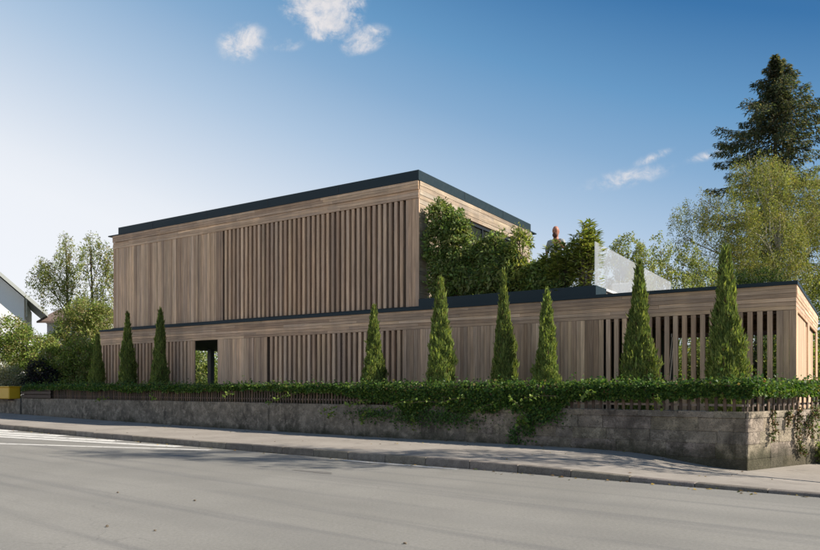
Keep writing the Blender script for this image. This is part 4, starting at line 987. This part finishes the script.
bush('bush', 'pale grey-green flowering bush behind the yellow box', 10, 33.2, [(8, 374, 14, 10), (22, 382, 10, 9), (-6, 380, 14, 12), (8, 390, 20, 10)], 620, [(.36, .35, .24), (.26, .28, .16), (.42, .38, .28)], None, (.05, .09))
bush('bush', 'dark purple-leaved bush between the green bushes', 40, 33.4, [(40, 372, 12, 14), (34, 384, 12, 12), (52, 382, 10, 12)], 420, [(.035, .03, .035), (.05, .035, .04), (.03, .045, .03)], None)
# greenery behind the house, seen through slats, passage and past the east end
for i, (u, v, hh, lab) in enumerate([(-1.5, 11.5, 2.8, 'green garden bush past the east end of the house'), (1.0, 12.5, 2.6, 'garden bush behind the pergola slats'), (3.6, 13, 2.4, 'broad garden bush behind the pergola'), (6.3, 13.5, 2.6, 'bush half seen through the first pergola slats'),
                         (29.5, 6.5, 2.3, 'yellow-green bush seen through the open passage'), (32.0, 11.0, 2.6, 'tall bush far behind the open passage'), (34.5, 9.0, 2.4, 'bush at the back of the garden behind the carport'), (-.6, 15.5, 3.4, 'tall hedge bush at the back of the garden past the pergola'), (2.2, 16.5, 3.6, 'tall hedge bush at the back between two garden bushes'), (5.2, 17, 3.6, 'tall hedge bush at the back behind the broad bush'), (8.2, 17.5, 3.6, 'tall hedge bush behind the solid boarded front'), (37, 14, 3.6, 'tall hedge bush at the far back behind the carport'), (33.5, 15, 3.4, 'dense hedge bush framed by the open passage')]):
    p = HB(u, v, GZ)
    plant('bush', 'bush', lab, p, [(0, 0, hh * .35, 1.3, 1.2, hh * .42), (.8, .3, hh * .5, .9, .9, hh * .4), (-.8, -.2, hh * .55, .9, .9, hh * .42), (.1, 0, hh * .85, .7, .7, hh * .3)], 620, 16, (.13, .13, .12), (.09, .16), BUSH if i % 2 else BIR, hi=PALEG, shell=.55, aspect=.55, foliage='foliage')
for i, (px, Y, lab) in enumerate([(845, 34, 'leafy tree partly cut off beyond the east end of the house'), (712, 44, 'background tree low behind the weeping tree')]):
    cx = at(px, Y)[0]
    plant('broad_tree', 'tree', lab, at(px, Y), [lob(px, 300, 34, 40, Y, cx=cx), lob(px - 18, 340, 28, 36, Y, cx=cx), lob(px + 15, 350, 34, 34, Y, cx=cx)], 520, 16, (.18, .18, .16), (.10, .18), BUSH, hi=WIL, shell=.55, aspect=.55, trunk=((0, 0, 5.2), .18))
# plant at the foot of the return
bo = RT(3.05, .22, -0.35)
P, D, Nn = [], [], []
wp = empty('wall_plant', bo); tag(wp, 'yellow-green leafy weed growing at the foot of the sunlit wall return', 'plant')
bm = bmesh.new()
for i in range(16):
    a = random.uniform(0, 6.28); h = random.uniform(.35, 1.05); tip = Vector((math.cos(a) * .32, math.sin(a) * .2, h)); tube(bm, [(0, 0, 0), tuple(tip * .5 + Vector((0, 0, .12))), tuple(tip)], [.01, .007, .003], 4)
    for j in range(26):
        q = random.uniform(.3, 1); p = tip * q; P.append((p.x + random.gauss(0, .05), p.y + random.gauss(0, .05), p.z + random.gauss(.04, .05))); D.append((random.gauss(0, 1), random.gauss(0, 1), random.gauss(.1, .5))); Nn.append((random.gauss(0, .5), random.gauss(-.3, .5), 1))
bm_obj('stem', bm, 'bark', wp); L = rng.uniform(.06, .12, len(P)); leaves('foliage', P, D, Nn, L, L * .6, tints(len(P), BUSH + IVY_L + OLE, .2), 'leaf', wp)

# ------------------------------------------------------------------ houses on the left
Yh = 46.0; GA = math.radians(25.5); gb_ = at(20, Yh)
gh = empty('gable_house', gb_, GA); tag(gh, 'white plastered house gable with overhanging roof and bracketed eaves', 'house')
def gp(px, py):
    k = (px - CXP) / FPX; x = (k * gb_[1] - gb_[0]) / (math.cos(GA) - k * math.sin(GA)); return (x, 0, zpx(py, gb_[1] + x * math.sin(GA)) - GZ)
r1 = Vector(gp(0, 272)); r2 = Vector(gp(47, 312)); sl_ = (r2.z - r1.z) / (r2.x - r1.x)
ridge_x = -5.2; rz_ = r1.z + (ridge_x - r1.x) * sl_; eave = r2.copy()
half = eave.x - ridge_x; wx = ridge_x + half * .80; wz = rz_ + (wx - ridge_x) * sl_ - .3
dep = 11.0
wl_, wr_ = ridge_x - (wx - ridge_x), wx
vs = [(wl_, .75, 0), (wr_, .75, 0), (wr_, .75, wz), (ridge_x, .75, rz_ - .3), (wl_, .75, wz)]; vs += [(x, dep, z) for x, y, z in vs]
mesh_obj('wall', vs, [(0, 1, 2, 3, 4), (9, 8, 7, 6, 5), (0, 5, 6, 1), (1, 6, 7, 2), (4, 9, 5, 0), (2, 7, 8, 3), (3, 8, 9, 4)], 'plaster_white', gh)
for sgn in (1, -1):
    ex = ridge_x + sgn * half; th = .16
    vs = [(ridge_x, 0, rz_), (ex, 0, eave.z), (ex, 0, eave.z - th), (ridge_x, 0, rz_ - th)]; vs += [(x, dep + .5, z) for x, y, z in vs]
    r_ = mesh_obj('roof', vs, [(0, 1, 2, 3), (7, 6, 5, 4), (0, 4, 5, 1), (1, 5, 6, 2), (2, 6, 7, 3), (3, 7, 4, 0)], 'grey_plaster', gh)
    vs = [(ridge_x, -.06, rz_ + .03), (ex + sgn * .05, -.06, eave.z - .03), (ex + sgn * .05, -.06, eave.z - .30), (ridge_x, -.06, rz_ - .24)]; vs += [(x, -.01, z) for x, y, z in vs]
    mesh_obj('bargeboard', vs, [(0, 1, 2, 3), (7, 6, 5, 4), (0, 4, 5, 1), (1, 5, 6, 2), (2, 6, 7, 3), (3, 7, 4, 0)], 'eave_paint', r_)
    for q in (.45, .82):
        bx_ = ridge_x + sgn * half * q; bz = rz_ + (half * q) * sl_ - .2
        bm = bmesh.new(); tube(bm, [(bx_, 0.02, bz - .05), (bx_, .80, bz - .05)], [.06, .06], 4); tube(bm, [(bx_, .75, bz - 1.1), (bx_, .12, bz - .1)], [.055, .055], 4); tube(bm, [(bx_, .72, bz - 1.2), (bx_, .72, bz)], [.055, .055], 4)
        bm_obj('bracket', bm, 'eave_paint', r_)
wf = mesh_obj('window', [(0.0, .74, 2.0), (1.0, .74, 2.0), (1.0, .74, 3.3), (0, .74, 3.3)], [(0, 1, 2, 3)], 'window_glass', gh)
# small tiled roof building
Ys = 48.0; sh = empty('tiled_outbuilding', at(68, Ys)); tag(sh, 'low outbuilding with a brown tiled roof behind the bushes', 'building'); sx = sh.location.x
def spx(px, py, Y=Ys): return ((px - CXP) / FPX * Y - sx, Y - Ys, zpx(py, Y) - GZ)
e1 = spx(44, 322); e2 = spx(104, 330); hz = e1[2]
vs = [(e1[0] + .2, 0, 0), (e2[0], 0, 0), (e2[0], 0, hz), (e1[0] + .2, 0, hz)]; vs += [(x, 5, z) for x, y, z in vs]
mesh_obj('wall', vs, [(0, 1, 2, 3), (7, 6, 5, 4), (0, 4, 5, 1), (1, 5, 6, 2), (3, 7, 4, 0)], 'grey_plaster', sh)
vs = [(e1[0] - .3, -.4, hz - .1), (e2[0] + .3, -.4, hz - .1), (e2[0] + .3, 2.5, hz + 1.0), (e1[0] - .3, 2.5, hz + 1.0), (e2[0] + .3, 5.4, hz - .1), (e1[0] - .3, 5.4, hz - .1)]
vs += [(x, y, z + .12) for x, y, z in vs]
mesh_obj('roof', vs, [(0, 3, 2, 1), (3, 5, 4, 2), (6, 7, 8, 9), (9, 8, 10, 11), (0, 1, 7, 6), (5, 11, 10, 4), (0, 6, 9, 3), (3, 9, 11, 5), (1, 2, 8, 7), (2, 4, 10, 8)], 'roof_tile', sh)

# ------------------------------------------------------------------ yellow box on the neighbour's wall
yb0 = ST(31.0, -0.02, WALL_TOP - .05); yb = empty('yellow_box', yb0, RZ_F + math.pi); tag(yb, 'yellow plastic box hung at the top of the neighbouring wall', 'box')
def yv(name, c, d, mat, bev=.02):
    bm = bmesh.new(); bm_box(bm, c, d, None, bev); return bm_obj(name, bm, mat, yb)
yv('body', (.05, -.12, .27), (2.0, .5, .52), 'yellow_plastic', .03); yv('lid', (.05, -.12, .555), (2.06, .56, .05), 'yellow_plastic', .015)
yv('print', (-.1, -.376, .34), (.16, .012, .16), 'pale_print', .002); yv('print', (.12, -.376, .36), (.08, .012, .08), 'pale_print', .002)
yv('bracket', (-.7, -.12, -.03), (.06, .4, .06), 'rust_iron', .005); yv('bracket', (.8, -.12, -.03), (.06, .4, .06), 'rust_iron', .005)
